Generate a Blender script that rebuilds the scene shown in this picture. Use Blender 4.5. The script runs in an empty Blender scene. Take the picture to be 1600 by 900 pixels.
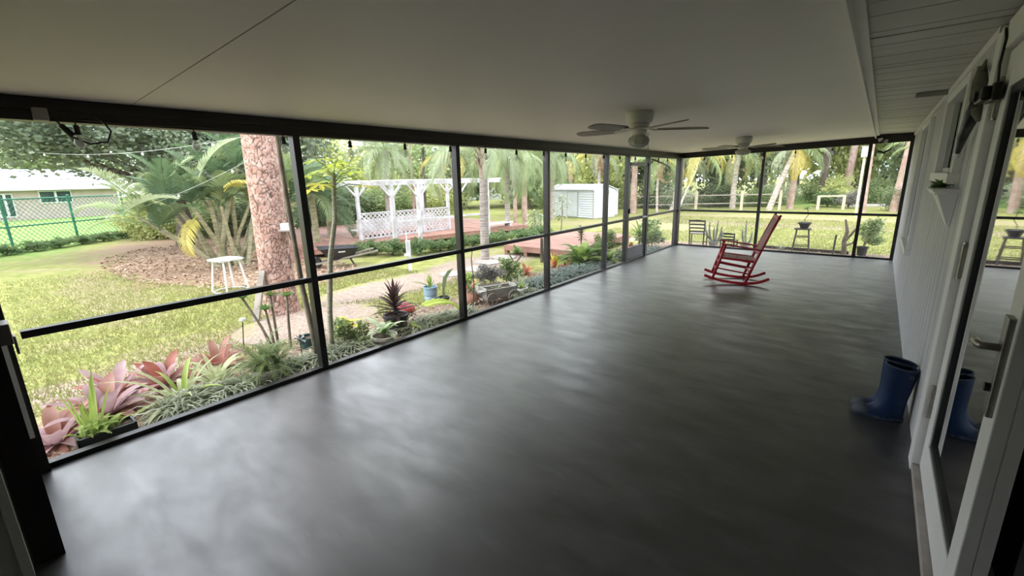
import bpy, math, random
import numpy as np
from mathutils import Vector, Matrix, Euler
C = bpy.context.scene.collection
R = math.radians
rnd = random.Random(7)
S = 1.2                      # every coordinate below is in units of 1.2 m; applied once at the end
GZ = -.12                    # garden level
# ---------------------------------------------------------------- camera
cam_d = bpy.data.cameras.new('camera'); cam = bpy.data.objects.new('camera', cam_d); C.objects.link(cam)
cam_d.sensor_width = 36; cam_d.lens = 694.3*36/1600; cam_d.clip_start = .02; cam_d.clip_end = 400
yaw, pit, roll = .6855, .239, -.0235
F = Vector((-math.sin(yaw)*math.cos(pit), math.cos(yaw)*math.cos(pit), -math.sin(pit)))
Rt = Vector((math.cos(yaw), math.sin(yaw), 0)); Up = Rt.cross(F)
r2 = Rt*math.cos(roll)+Up*math.sin(roll); u2 = Up*math.cos(roll)-Rt*math.sin(roll)
M_ = Matrix((r2, u2, -F)).transposed().to_4x4(); M_.translation = Vector((0, 0, 1.6))
cam.matrix_world = M_
bpy.context.scene.camera = cam
# ---------------------------------------------------------------- sky, sun, exposure
w = bpy.data.worlds.new('sky'); bpy.context.scene.world = w; w.use_nodes = True
wn = w.node_tree.nodes; wl = w.node_tree.links; wn.clear()
wo = wn.new('ShaderNodeOutputWorld'); wb = wn.new('ShaderNodeBackground')
tc = wn.new('ShaderNodeTexCoord'); ns = wn.new('ShaderNodeTexNoise'); cr = wn.new('ShaderNodeValToRGB')
ns.inputs['Scale'].default_value = 2.2; ns.inputs['Detail'].default_value = 5
cr.color_ramp.elements[0].position = .35; cr.color_ramp.elements[0].color = (.80, .88, 1, 1)
cr.color_ramp.elements[1].position = .7; cr.color_ramp.elements[1].color = (1, 1, 1, 1)
wl.new(tc.outputs['Generated'], ns.inputs['Vector']); wl.new(ns.outputs['Fac'], cr.inputs['Fac'])
wl.new(cr.outputs['Color'], wb.inputs['Color']); wl.new(wb.outputs['Background'], wo.inputs['Surface'])
wb.inputs['Strength'].default_value = 1.25
sd = bpy.data.lights.new('sun', 'SUN'); sun = bpy.data.objects.new('sun', sd); C.objects.link(sun)
sd.energy = .6; sd.angle = R(18); sd.color = (1, .96, .88); sun.rotation_euler = (R(38), R(-18), R(0))
vs = bpy.context.scene.view_settings
vs.view_transform = 'Standard'; vs.look = 'None'; vs.gamma = 1; vs.use_curve_mapping = False; vs.exposure = 2.05

# ---------------------------------------------------------------- materials
def mat(name, c1, c2=None, scale=6., rough=.6, bump=0., detail=4, spec=.5, stretch=(1, 1, 1), trans=0., metal=0., lo=.38, hi=.62, coat=0, bscale=None, rnd_v=0., attr=None, c3=None):
    m = bpy.data.materials.new(name); m.use_nodes = True; nt = m.node_tree; n = nt.nodes; l = nt.links
    b = n['Principled BSDF']; b.inputs['Roughness'].default_value = rough; b.inputs['Specular IOR Level'].default_value = spec
    b.inputs['Metallic'].default_value = metal; b.inputs['Base Color'].default_value = (*c1, 1); b.inputs['Coat Weight'].default_value = coat
    col = None
    t = n.new('ShaderNodeTexCoord'); mp = n.new('ShaderNodeMapping'); mp.inputs['Scale'].default_value = stretch
    l.new(t.outputs['Object'], mp.inputs['Vector'])
    if c2 is not None:
        no = n.new('ShaderNodeTexNoise'); no.inputs['Scale'].default_value = scale; no.inputs['Detail'].default_value = detail
        l.new(mp.outputs['Vector'], no.inputs['Vector'])
        r = n.new('ShaderNodeValToRGB'); e = r.color_ramp.elements
        e[0].position = lo; e[0].color = (*c1, 1); e[1].position = hi; e[1].color = (*c2, 1)
        if c3 is not None:
            q = e.new((lo+hi)/2); q.color = (*c3, 1)
        l.new(no.outputs['Fac'], r.inputs['Fac']); col = r.outputs['Color']
        if attr:
            at = n.new('ShaderNodeAttribute'); at.attribute_name = attr[0]
            mx = n.new('ShaderNodeMix'); mx.data_type = 'RGBA'; mx.inputs['B'].default_value = (*attr[1], 1)
            l.new(at.outputs['Fac'], mx.inputs['Factor']); l.new(col, mx.inputs['A']); col = mx.outputs['Result']
        if rnd_v:
            oi = n.new('ShaderNodeObjectInfo'); h = n.new('ShaderNodeHueSaturation'); mr = n.new('ShaderNodeMapRange')
            mr.inputs['To Min'].default_value = 1-rnd_v; mr.inputs['To Max'].default_value = 1+rnd_v
            l.new(oi.outputs['Random'], mr.inputs['Value']); l.new(mr.outputs['Result'], h.inputs['Value'])
            l.new(col, h.inputs['Color']); col = h.outputs['Color']
        l.new(col, b.inputs['Base Color'])
    if bump:
        n2 = n.new('ShaderNodeTexNoise'); n2.inputs['Scale'].default_value = bscale or scale*3; n2.inputs['Detail'].default_value = 6
        l.new(mp.outputs['Vector'], n2.inputs['Vector'])
        bp = n.new('ShaderNodeBump'); bp.inputs['Strength'].default_value = bump; bp.inputs['Distance'].default_value = .02
        l.new(n2.outputs['Fac'], bp.inputs['Height']); l.new(bp.outputs['Normal'], b.inputs['Normal'])
    if trans:
        tr = n.new('ShaderNodeBsdfTranslucent'); ms = n.new('ShaderNodeMixShader'); ms.inputs['Fac'].default_value = trans
        tr.inputs['Color'].default_value = (*c1, 1)
        if col is not None: l.new(col, tr.inputs['Color'])
        l.new(b.outputs['BSDF'], ms.inputs[1]); l.new(tr.outputs['BSDF'], ms.inputs[2])
        l.new(ms.outputs['Shader'], n['Material Output'].inputs['Surface'])
    return m
def leafm(name, c1, c2, c3=None, **k):
    k.setdefault('rough', .5); k.setdefault('spec', .4)
    return mat(name, c1, c2, scale=k.pop('scale', 1.6), detail=3, trans=.35, c3=c3, rnd_v=.12, lo=.3, hi=.7, **k)

m_black = mat('black_painted_wood', (.010, .008, .009), (.02, .015, .014), 4, .45, .15)
m_rail = mat('dark_bronze_metal', (.012, .011, .012), (.02, .018, .018), 8, .35)
m_white = mat('white_paint', (.72, .73, .72), (.62, .63, .61), 3, .5, .05)
m_wmetal = mat('white_metal', (.76, .77, .78), (.66, .67, .69), 4, .4)
m_pergola = mat('weathered_white_paint', (.66, .66, .69), (.48, .46, .46), 5, .6, .1)
m_ceil = mat('ceiling_panel_white', (.86, .82, .80), (.88, .84, .82), 1.2, .55, .02, bscale=20)
m_soffit = mat('soffit_vinyl', (.60, .58, .56), (.66, .64, .62), 1.5, .5, .03, bscale=15)
m_wall = mat('painted_siding', (.56, .56, .58), (.62, .62, .64), 2.5, .55, .08, bscale=30)
m_groove = mat('siding_groove', (.25, .25, .245), (.3, .3, .29), 4, .7)
m_trim = mat('trim_white', (.86, .85, .84), (.90, .89, .88), 3, .45, .05)
m_red = mat('red_paint', (.30, .010, .020), (.40, .022, .035), 6, .35, .08)
m_cane = mat('woven_cane', (.19, .085, .07), (.27, .14, .115), 30, .6, .3, bscale=90)
m_boot = mat('blue_rubber', (.004, .018, .06), (.008, .030, .085), 6, .5, .05, spec=.3)
m_boot2 = mat('dusty_rubber', (.025, .04, .065), (.09, .10, .115), 14, .7, spec=.3)
m_bootd = mat('dark_rubber_lining', (.01, .02, .05), (.02, .03, .07), 8, .6)
m_fan = mat('fan_enamel', (.70, .69, .64), (.75, .74, .69), 3, .35)
m_blade = mat('fan_blade', (.26, .23, .18), (.34, .31, .25), 5, .4, stretch=(1, 6, 1))
m_shade = mat('frosted_glass_shade', (.62, .63, .56), (.68, .68, .62), 4, .2, trans=.3)
m_steel = mat('brushed_steel', (.30, .29, .27), (.38, .36, .33), 20, .35, metal=.9)
m_deck = mat('red_deck_stain', (.30, .145, .11), (.40, .22, .175), 3, .6, .15, stretch=(1, 5, 1), rnd_v=.12)
m_wood = mat('grey_weathered_wood', (.24, .21, .18), (.34, .30, .26), 5, .8, .3)
m_fencew = mat('pale_fence_wood', (.50, .44, .33), (.62, .55, .42), 5, .8, .2)
m_green = mat('green_fence_paint', (.02, .16, .10), (.04, .24, .15), 5, .45)
m_terra = mat('terracotta', (.42, .20, .13), (.52, .30, .22), 8, .7, .1)
m_cream = mat('cream_ceramic', (.62, .60, .50), (.70, .67, .58), 6, .4)
m_bluepot = mat('pale_blue_glaze', (.25, .38, .50), (.32, .45, .56), 6, .3)
m_dark = mat('black_plastic', (.012, .014, .017), (.03, .032, .036), 5, .45)
m_teal = mat('dark_teal_plastic', (.01, .05, .06), (.02, .08, .08), 5, .4)
m_woodd = mat('dark_weathered_wood', (.06, .055, .045), (.12, .11, .09), 6, .8, .2)
m_graypot = mat('grey_stone', (.32, .32, .30), (.42, .42, .39), 9, .8, .2)
m_bulb = None
m_shed = mat('shed_vinyl_white', (.60, .63, .69), (.66, .69, .74), 2, .45)
m_shedroof = mat('shed_roof_grey', (.38, .40, .45), (.48, .50, .55), 3, .5)
m_house = mat('house_stucco_pink', (.42, .33, .31), (.48, .39, .365), 2, .8)
m_roof = mat('pale_shingle', (.24, .265, .29), (.34, .365, .39), 3, .8, stretch=(1, 1, 6))
m_glassd = mat('dark_window_glass', (.03, .05, .055), (.06, .09, .09), 2, .12)
m_blueroof = mat('blue_metal_roof', (.30, .42, .58), (.38, .5, .65), 2, .4)
m_conc = mat('pale_concrete', (.33, .30, .275), (.45, .42, .385), 6, .85, .15)
m_soil = mat('potting_soil', (.05, .035, .025), (.09, .06, .04), 30, .9, .4)
m_redglaze = mat('red_glaze', (.50, .06, .07), (.62, .12, .10), 5, .3)
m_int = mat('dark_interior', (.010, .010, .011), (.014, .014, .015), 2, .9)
m_orn = mat('black_iron', (.006, .006, .006), (.012, .012, .012), 8, .4)
m_orn2 = mat('grey_brown_resin', (.14, .13, .11), (.20, .19, .16), 12, .7, .2)
# bark
m_pine = mat('pine_bark', (.40, .23, .175), (.58, .40, .33), 12, .85, .3, attr=('crack', (.13, .085, .07)), c3=(.49, .31, .25), bscale=30)
m_pinef = mat('pine_bark_far', (.34, .23, .19), (.48, .36, .32), 5, .85, .4)
m_bark = mat('grey_bark', (.20, .17, .14), (.32, .28, .23), 6, .85, .4, stretch=(3, 3, .6))
m_darkbark = mat('dark_bark', (.06, .05, .04), (.13, .105, .085), 6, .85, .4, stretch=(3, 3, .6))
m_vine = mat('slim_trunk_bark', (.15, .125, .09), (.26, .22, .16), 9, .8, .3)
m_palm = mat('palm_trunk', (.30, .26, .235), (.44, .39, .365), 7, .85, .3, stretch=(1, 1, 5))
m_coco = mat('coconut_trunk', (.36, .30, .26), (.62, .56, .51), 5, .85, .3, stretch=(1, 1, 4))
m_boots = mat('palm_boots', (.34, .24, .18), (.52, .42, .36), 7, .85, .3, stretch=(2, 2, .5))
m_stem = mat('areca_stem', (.24, .23, .13), (.40, .37, .24), 5, .6, .1, stretch=(1, 1, 5))
m_papt = mat('papaya_trunk', (.28, .27, .20), (.40, .38, .29), 9, .7, .2, stretch=(1, 1, 4))
# leaves
l_oak = leafm('oak_leaf', (.14, .19, .12), (.34, .40, .28), (.22, .28, .19))
l_dark = leafm('dark_leaf', (.12, .165, .08), (.25, .31, .17))
l_mid = leafm('mid_leaf', (.20, .28, .11), (.38, .46, .22))
l_yel = leafm('yellow_green_leaf', (.36, .42, .14), (.62, .64, .30))
l_pale = leafm('pale_leaf', (.30, .36, .23), (.50, .54, .38))  # lightened leaf colour, stands in for haze on far foliage
l_frond = leafm('palm_frond_green', (.18, .25, .10), (.36, .44, .22))
l_frondd = leafm('palm_frond_deep', (.07, .13, .065), (.16, .24, .12))
l_frondy = leafm('palm_frond_yellow', (.55, .48, .10), (.70, .62, .22))
l_frondb = leafm('palm_frond_dead', (.42, .29, .16), (.58, .46, .30))
l_frondg = leafm('palm_frond_silver', (.32, .40, .22), (.50, .57, .38))
l_pap = leafm('papaya_leaf', (.48, .62, .06), (.62, .72, .14))
l_lime = leafm('lime_leaf', (.26, .38, .08), (.42, .52, .16))
l_green = leafm('fresh_green_leaf', (.12, .24, .06), (.24, .36, .13))
l_pink = leafm('bromeliad_pink', (.34, .13, .09), (.48, .28, .23), scale=6)
l_pink2 = leafm('bromeliad_rose', (.36, .20, .22), (.50, .37, .38), scale=6)
l_bred = leafm('bromeliad_red', (.28, .06, .045), (.42, .17, .13), scale=6)
l_var = leafm('variegated_leaf', (.34, .40, .16), (.66, .68, .46), scale=9)
l_spik = leafm('spiky_green_leaf', (.26, .40, .07), (.45, .55, .15), scale=6)
l_lir = leafm('silver_grass', (.20, .235, .14), (.50, .52, .40), scale=7)
l_lirb = leafm('blue_green_grass', (.10, .15, .12), (.32, .38, .34), scale=7)
l_fern = leafm('fern_green', (.13, .19, .07), (.28, .35, .16), scale=5)
l_cord = leafm('black_red_leaf', (.035, .02, .022), (.10, .05, .05), scale=6)
l_white = leafm('white_green_leaf', (.45, .58, .30), (.72, .78, .58), scale=8)
l_yleaf = leafm('yellow_leaf', (.72, .68, .06), (.80, .76, .15), scale=5)
l_flow = leafm('red_flower', (.70, .12, .08), (.78, .25, .16), scale=5)
l_hedge = leafm('hedge_leaf', (.10, .18, .07), (.24, .33, .14))
l_grey = leafm('grey_twigs', (.22, .21, .20), (.38, .37, .35))
l_lit = mat('leaf_litter', (.26, .16, .11), (.48, .36, .26), 3, .9, rnd_v=.1)
l_grass = leafm('grass_blade', (.22, .24, .07), (.36, .36, .15), scale=.8)

# ---------------------------------------------------------------- mesh builder
class MB:
    def __init__(s): s.v = []; s.f = []
    def add(s, vs, fs):
        o = len(s.v); s.v += [tuple(p) for p in vs]; s.f += [tuple(i+o for i in f) for f in fs]; return s
    def box(s, x0, x1, y0, y1, z0, z1):
        return s.add([(x0, y0, z0), (x1, y0, z0), (x1, y1, z0), (x0, y1, z0), (x0, y0, z1), (x1, y0, z1), (x1, y1, z1), (x0, y1, z1)],
                     [(0, 3, 2, 1), (4, 5, 6, 7), (0, 1, 5, 4), (1, 2, 6, 5), (2, 3, 7, 6), (3, 0, 4, 7)])
    def beam(s, p, q, wd, h, up=(0, 0, 1)):
        p = Vector(p); q = Vector(q); d = (q-p).normalized(); u = Vector(up)
        if abs(d.dot(u)) > .98: u = Vector((1, 0, 0))
        a = d.cross(u).normalized()*wd/2; b = a.cross(d).normalized()*h/2
        return s.add([p-a-b, p+a-b, p+a+b, p-a+b, q-a-b, q+a-b, q+a+b, q-a+b],
                     [(0, 3, 2, 1), (4, 5, 6, 7), (0, 1, 5, 4), (1, 2, 6, 5), (2, 3, 7, 6), (3, 0, 4, 7)])
    def tube(s, pts, rad, n=8, cap=True):
        pts = [Vector(p) for p in pts]
        if not hasattr(rad, '__len__'): rad = [rad]*len(pts)
        o = len(s.v); prev = None
        for i, p in enumerate(pts):
            d = (pts[min(i+1, len(pts)-1)]-pts[max(i-1, 0)]).normalized()
            if prev is None: a = d.cross(Vector((.3, 1, .1) if abs(d.y) < .9 else (1, 0, .2))).normalized()
            else: a = (prev-d*prev.dot(d)).normalized()
            prev = a; b = d.cross(a)
            for k in range(n):
                t = 2*math.pi*k/n; s.v.append(tuple(p+(a*math.cos(t)+b*math.sin(t))*rad[i]))
        for i in range(len(pts)-1):
            for k in range(n):
                k2 = (k+1) % n; s.f.append((o+i*n+k, o+i*n+k2, o+(i+1)*n+k2, o+(i+1)*n+k))
        if cap: s.f.append(tuple(o+k for k in range(n-1, -1, -1))); s.f.append(tuple(o+(len(pts)-1)*n+k for k in range(n)))
        return s
    def lathe(s, prof, n=24, c=(0, 0, 0), cap=False):
        o = len(s.v)
        for r, z in prof:
            for k in range(n):
                t = 2*math.pi*k/n; s.v.append((c[0]+r*math.cos(t), c[1]+r*math.sin(t), c[2]+z))
        for i in range(len(prof)-1):
            for k in range(n):
                k2 = (k+1) % n; s.f.append((o+i*n+k, o+i*n+k2, o+(i+1)*n+k2, o+(i+1)*n+k))
        if cap: s.f.append(tuple(o+k for k in range(n-1, -1, -1))); s.f.append(tuple(o+(len(prof)-1)*n+k for k in range(n)))
        return s
    def prism(s, poly, z0, z1):          # polygon in xy
        n = len(poly)
        return s.add([(x, y, z0) for x, y in poly]+[(x, y, z1) for x, y in poly],
                     [tuple(range(n-1, -1, -1)), tuple(range(n, 2*n))]+[(i, (i+1) % n, n+(i+1) % n, n+i) for i in range(n)])
    def strip(s, pts, wid, side, fold=0.):   # folded leaf strip along pts
        o = len(s.v); side = Vector(side)
        for p, ww in zip(pts, wid):
            p = Vector(p); s.v += [tuple(p-side*ww+Vector((0, 0, fold*ww))), tuple(p), tuple(p+side*ww+Vector((0, 0, fold*ww)))]
        for i in range(len(pts)-1):
            a = o+3*i; s.f += [(a, a+1, a+4, a+3), (a+1, a+2, a+5, a+4)]
        return s
    def xf(s, m):
        s.v = [tuple(m @ Vector(p)) for p in s.v]; return s
    def mesh(s, name, m=None, smooth=False):
        me = bpy.data.meshes.new(name); me.from_pydata(s.v, [], s.f); me.update()
        if m: me.materials.append(m)
        if smooth: me.polygons.foreach_set('use_smooth', [True]*len(me.polygons))
        return me
    def build(s, name, m, parent=None, smooth=False, bevel=0):
        o = bpy.data.objects.new(name, s.mesh(name, m, smooth)); C.objects.link(o); o.parent = parent
        if bevel:
            b = o.modifiers.new('b', 'BEVEL'); b.width = bevel; b.segments = 2; b.limit_method = 'ANGLE'
        return o
def inst(name, me, parent=None, loc=(0, 0, 0), rot=(0, 0, 0), sc=1):
    o = bpy.data.objects.new(name, me); C.objects.link(o); o.parent = parent; o.location = loc; o.rotation_euler = rot
    o.scale = (sc, sc, sc) if not hasattr(sc, '__len__') else sc
    return o
def with_mat(me, m):
    k = me.copy(); k.materials.clear(); k.materials.append(m); return k
def thing(name, label, cat, loc=(0, 0, 0), rz=0, group=None):
    o = bpy.data.objects.new(name, None); C.objects.link(o); o.location = loc; o.rotation_euler = (0, 0, rz)
    o.empty_display_size = .1; o['label'] = label; o['category'] = cat
    if group: o['group'] = group
    return o
def tag(o, label, cat, group=None):
    o['label'] = label; o['category'] = cat
    if group: o['group'] = group
    return o
def struct(o): o['kind'] = 'structure'; return o
def stuff(o, label=None, cat=None):
    o['kind'] = 'stuff'
    if label: o['label'] = label
    if cat: o['category'] = cat
    return o
def sempty(name):
    o = bpy.data.objects.new(name, None); C.objects.link(o); o['kind'] = 'structure'; return o
def dup(root, loc, rz, label=None, group=None, sc=None):
    r = root.copy(); C.objects.link(r); r.location = loc; r.rotation_euler = (0, 0, rz)
    if label: r['label'] = label
    if group: r['group'] = group
    if sc: r.scale = (sc,)*3
    for ch in root.children:
        c = ch.copy(); C.objects.link(c); c.parent = r
        for g in ch.children:
            d = g.copy(); C.objects.link(d); d.parent = c
    return r
def np_mesh(name, V, Fq, m):            # V (n,3) array, Fq (k,c) faces
    me = bpy.data.meshes.new(name); me.vertices.add(len(V)); me.vertices.foreach_set('co', V.astype(np.float32).ravel())
    k, c = Fq.shape; me.loops.add(k*c); me.loops.foreach_set('vertex_index', Fq.astype(np.int32).ravel())
    me.polygons.add(k); me.polygons.foreach_set('loop_start', np.arange(0, k*c, c, dtype=np.int32))
    me.update(calc_edges=True); me.materials.append(m); return me

# =============================================================== THE SETTING
XL, YF, XR = -3.62, 10.645, .349
# ground with lawn, bare sand, mulch and litter areas
def ground_mat():
    m = bpy.data.materials.new('garden_ground'); m.use_nodes = True; nt = m.node_tree; n = nt.nodes; l = nt.links
    b = n['Principled BSDF']; b.inputs['Roughness'].default_value = .9; b.inputs['Specular IOR Level'].default_value = .2
    t = n.new('ShaderNodeTexCoord')
    def noise(sc, det=5):
        q = n.new('ShaderNodeTexNoise'); q.inputs['Scale'].default_value = sc; q.inputs['Detail'].default_value = det
        l.new(t.outputs['Object'], q.inputs['Vector']); return q.outputs['Fac']
    def ramp(src, a, ca, b_, cb, mid=None):
        q = n.new('ShaderNodeValToRGB'); e = q.color_ramp.elements; e[0].position = a; e[0].color = (*ca, 1); e[1].position = b_; e[1].color = (*cb, 1)
        if mid: z = e.new((a+b_)/2); z.color = (*mid, 1)
        l.new(src, q.inputs['Fac']); return q.outputs['Color']
    def math_(op, a, b_=None):
        q = n.new('ShaderNodeMath'); q.operation = op
        for i, x in enumerate((a, b_)):
            if x is None: continue
            if isinstance(x, (int, float)): q.inputs[i].default_value = x
            else: l.new(x, q.inputs[i])
        return q.outputs[0]
    sep = n.new('ShaderNodeSeparateXYZ'); l.new(t.outputs['Object'], sep.inputs[0]); X, Y = sep.outputs[0], sep.outputs[1]
    n1, n2, n3 = noise(.9, 6), noise(5, 6), noise(28, 4)
    def blob(cx, cy, rx, ry, soft=.35, nz=.9):   # 1 inside an ellipse with a noisy rim
        dx = math_('DIVIDE', math_('SUBTRACT', X, cx), rx); dy = math_('DIVIDE', math_('SUBTRACT', Y, cy), ry)
        d = math_('SQRT', math_('ADD', math_('MULTIPLY', dx, dx), math_('MULTIPLY', dy, dy)))
        d = math_('ADD', d, math_('MULTIPLY', math_('SUBTRACT', n1, .5), nz)); d = math_('ADD', d, math_('MULTIPLY', math_('SUBTRACT', n2, .5), nz))
        q = n.new('ShaderNodeMapRange'); q.inputs['From Min'].default_value = 1+soft/2; q.inputs['From Max'].default_value = 1-soft/2
        l.new(d, q.inputs['Value']); return q.outputs[0]
    def mix(f, a, b_):
        q = n.new('ShaderNodeMix'); q.data_type = 'RGBA'; l.new(f, q.inputs['Factor']); l.new(a, q.inputs['A']); l.new(b_, q.inputs['B']); return q.outputs['Result']
    def mx(*a):
        r = a[0]
        for x in a[1:]: r = math_('MAXIMUM', r, x)
        return r
    lawn = ramp(n2, .3, (.18, .215, .055), .72, (.36, .35, .14), (.26, .275, .085))
    dry = ramp(n3, .3, (.26, .20, .13), .7, (.40, .33, .22))
    patch = n.new('ShaderNodeMapRange'); patch.inputs['From Min'].default_value = .56; patch.inputs['From Max'].default_value = .68; l.new(n1, patch.inputs['Value'])
    col = mix(math_('MULTIPLY', patch.outputs[0], .55), lawn, dry)
    bright = ramp(n2, .3, (.16, .28, .06), .7, (.24, .37, .10))
    far = mx(blob(-4, 36, 6, 7), blob(-22, -3, 6, 6), blob(-36, 3, 15, 12))
    col = mix(far, col, bright)
    col = mix(math_('MULTIPLY', mx(blob(-9.6, 1.3, 2.6, .5, nz=1.6), blob(-5.6, 1.6, .5, 1.2, nz=1.5)), .7), col, dry)
    sand = ramp(n3, .3, (.24, .18, .14), .7, (.46, .37, .32), (.34, .27, .22))
    col = mix(mx(blob(-6.2, 4.6, .6, 1.6), blob(-5.5, 2.6, .7, .9), blob(-5.3, 1.0, .35, 1.6), blob(-6.4, 7.0, .7, 1.4), blob(-6.5, 12.0, 2.0, .5), blob(-3, 17.5, 5, .8, nz=1.2)), col, sand)
    litter = ramp(n3, .3, (.22, .14, .09), .7, (.44, .32, .23), (.32, .22, .15))
    col = mix(mx(blob(-12.3, 3.6, 4.4, 1.9), blob(-16, 6, 4, 4), blob(-9.2, 3.9, 1.8, 1.3), blob(-60, 15.5, .2, .4, nz=1.4)), col, litter)
    col = mix(math_('MULTIPLY', mx(blob(-7, 15.5, 3.2, 1.4, nz=1.4), blob(-2.5, 20.5, 6, 1.6, nz=1.4)), .55), col, dry)
    mulch = ramp(n3, .3, (.15, .10, .075), .7, (.38, .30, .23), (.26, .19, .14))
    bedx = n.new('ShaderNodeMapRange'); bedx.inputs['From Min'].default_value = -5.0; bedx.inputs['From Max'].default_value = -4.7
    l.new(math_('ADD', X, math_('MULTIPLY', math_('SUBTRACT', n1, .5), 1.2)), bedx.inputs['Value'])
    bed = math_('MULTIPLY', bedx.outputs[0], math_('LESS_THAN', Y, 12.1))
    col = mix(bed, col, mulch)
    l.new(col, b.inputs['Base Color'])
    bp = n.new('ShaderNodeBump'); bp.inputs['Strength'].default_value = .6; bp.inputs['Distance'].default_value = .04
    l.new(n3, bp.inputs['Height']); l.new(bp.outputs['Normal'], b.inputs['Normal'])
    return m
g = MB().add([(-130, -90, GZ), (60, -90, GZ), (60, 150, GZ), (-130, 150, GZ)], [(0, 1, 2, 3)]).build('ground', ground_mat()); struct(g)

# floor slab: charcoal painted concrete, scuffed
def floor_mat():
    m = bpy.data.materials.new('charcoal_floor_paint'); m.use_nodes = True; nt = m.node_tree; n = nt.nodes; l = nt.links
    b = n['Principled BSDF']; t = n.new('ShaderNodeTexCoord')
    def noise(sc, det=6, st=(1, 1, 1), dist=0):
        mp = n.new('ShaderNodeMapping'); mp.inputs['Scale'].default_value = st; mp.inputs['Rotation'].default_value = (0, 0, R(18))
        q = n.new('ShaderNodeTexNoise'); q.inputs['Scale'].default_value = sc; q.inputs['Detail'].default_value = det; q.inputs['Distortion'].default_value = dist
        l.new(t.outputs['Object'], mp.inputs[0]); l.new(mp.outputs[0], q.inputs['Vector']); return q.outputs['Fac']
    r = n.new('ShaderNodeValToRGB'); e = r.color_ramp.elements
    e[0].position = .32; e[0].color = (.018, .018, .0195, 1); e[1].position = .68; e[1].color = (.046, .046, .050, 1)
    l.new(noise(2.2, 12, (.9, 1.7, 1), .2), r.inputs['Fac'])
    r2 = n.new('ShaderNodeValToRGB'); e = r2.color_ramp.elements
    e[0].position = .55; e[0].color = (0, 0, 0, 1); e[1].position = .75; e[1].color = (1, 1, 1, 1)
    l.new(noise(4.5, 14, (.8, 2.2, 1), .3), r2.inputs['Fac'])
    mx = n.new('ShaderNodeMix'); mx.data_type = 'RGBA'; mx.inputs['B'].default_value = (.085, .086, .090, 1)
    k = n.new('ShaderNodeMath'); k.operation = 'MULTIPLY'; k.inputs[1].default_value = .55; l.new(r2.outputs[0], k.inputs[0])
    l.new(k.outputs[0], mx.inputs['Factor']); l.new(r.outputs[0], mx.inputs['A'])
    # pale dust kept along the house wall
    sp = n.new('ShaderNodeSeparateXYZ'); l.new(t.outputs['Object'], sp.inputs[0])
    mr = n.new('ShaderNodeMapRange'); mr.inputs['From Min'].default_value = .1; mr.inputs['From Max'].default_value = .36; l.new(sp.outputs[0], mr.inputs['Value'])
    nn = noise(9, 8); k2 = n.new('ShaderNodeMath'); k2.operation = 'MULTIPLY'; l.new(mr.outputs[0], k2.inputs[0]); l.new(nn, k2.inputs[1])
    my = n.new('ShaderNodeMapRange'); my.inputs['From Min'].default_value = 3.6; my.inputs['From Max'].default_value = 5.5; l.new(sp.outputs[1], my.inputs['Value'])
    k3 = n.new('ShaderNodeMath'); k3.operation = 'MULTIPLY'; l.new(k2.outputs[0], k3.inputs[0]); l.new(my.outputs[0], k3.inputs[1])
    m2 = n.new('ShaderNodeMix'); m2.data_type = 'RGBA'; m2.inputs['B'].default_value = (.22, .22, .22, 1)
    l.new(k3.outputs[0], m2.inputs['Factor']); l.new(mx.outputs['Result'], m2.inputs['A'])
    l.new(m2.outputs['Result'], b.inputs['Base Color'])
    rr = n.new('ShaderNodeMapRange'); rr.inputs['From Min'].default_value = .3; rr.inputs['From Max'].default_value = .7; rr.inputs['To Min'].default_value = .30; rr.inputs['To Max'].default_value = .54
    l.new(noise(3.2, 12, (.8, 1.9, 1), .3), rr.inputs['Value']); l.new(rr.outputs[0], b.inputs['Roughness'])
    bp = n.new('ShaderNodeBump'); bp.inputs['Strength'].default_value = .12; bp.inputs['Distance'].default_value = .01
    l.new(noise(5, 8, (1, 3, 1)), bp.inputs['Height']); l.new(bp.outputs[0], b.inputs['Normal'])
    b.inputs['Specular IOR Level'].default_value = 1.0
    cw = n.new('ShaderNodeMapRange'); cw.inputs['From Min'].default_value = -2.0; cw.inputs['From Max'].default_value = -.2; cw.inputs['To Min'].default_value = .8; cw.inputs['To Max'].default_value = .08
    wob = n.new('ShaderNodeMath'); wob.operation = 'MULTIPLY_ADD'; wob.inputs[1].default_value = 2.4; l.new(noise(2.4, 12, (.7, 2.4, 1), .3), wob.inputs[0])
    sx_ = n.new('ShaderNodeMath'); sx_.operation = 'SUBTRACT'; sx_.inputs[1].default_value = 1.2; l.new(sp.outputs[0], sx_.inputs[0]); l.new(sx_.outputs[0], wob.inputs[2])
    l.new(wob.outputs[0], cw.inputs['Value']); l.new(cw.outputs[0], b.inputs['Coat Weight']); b.inputs['Coat Roughness'].default_value = .38
    return m
fl = struct(MB().box(XL-.05, XR+.2, -1.2, YF+.05, GZ-.1, 0).build('floor', floor_mat()))

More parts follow.
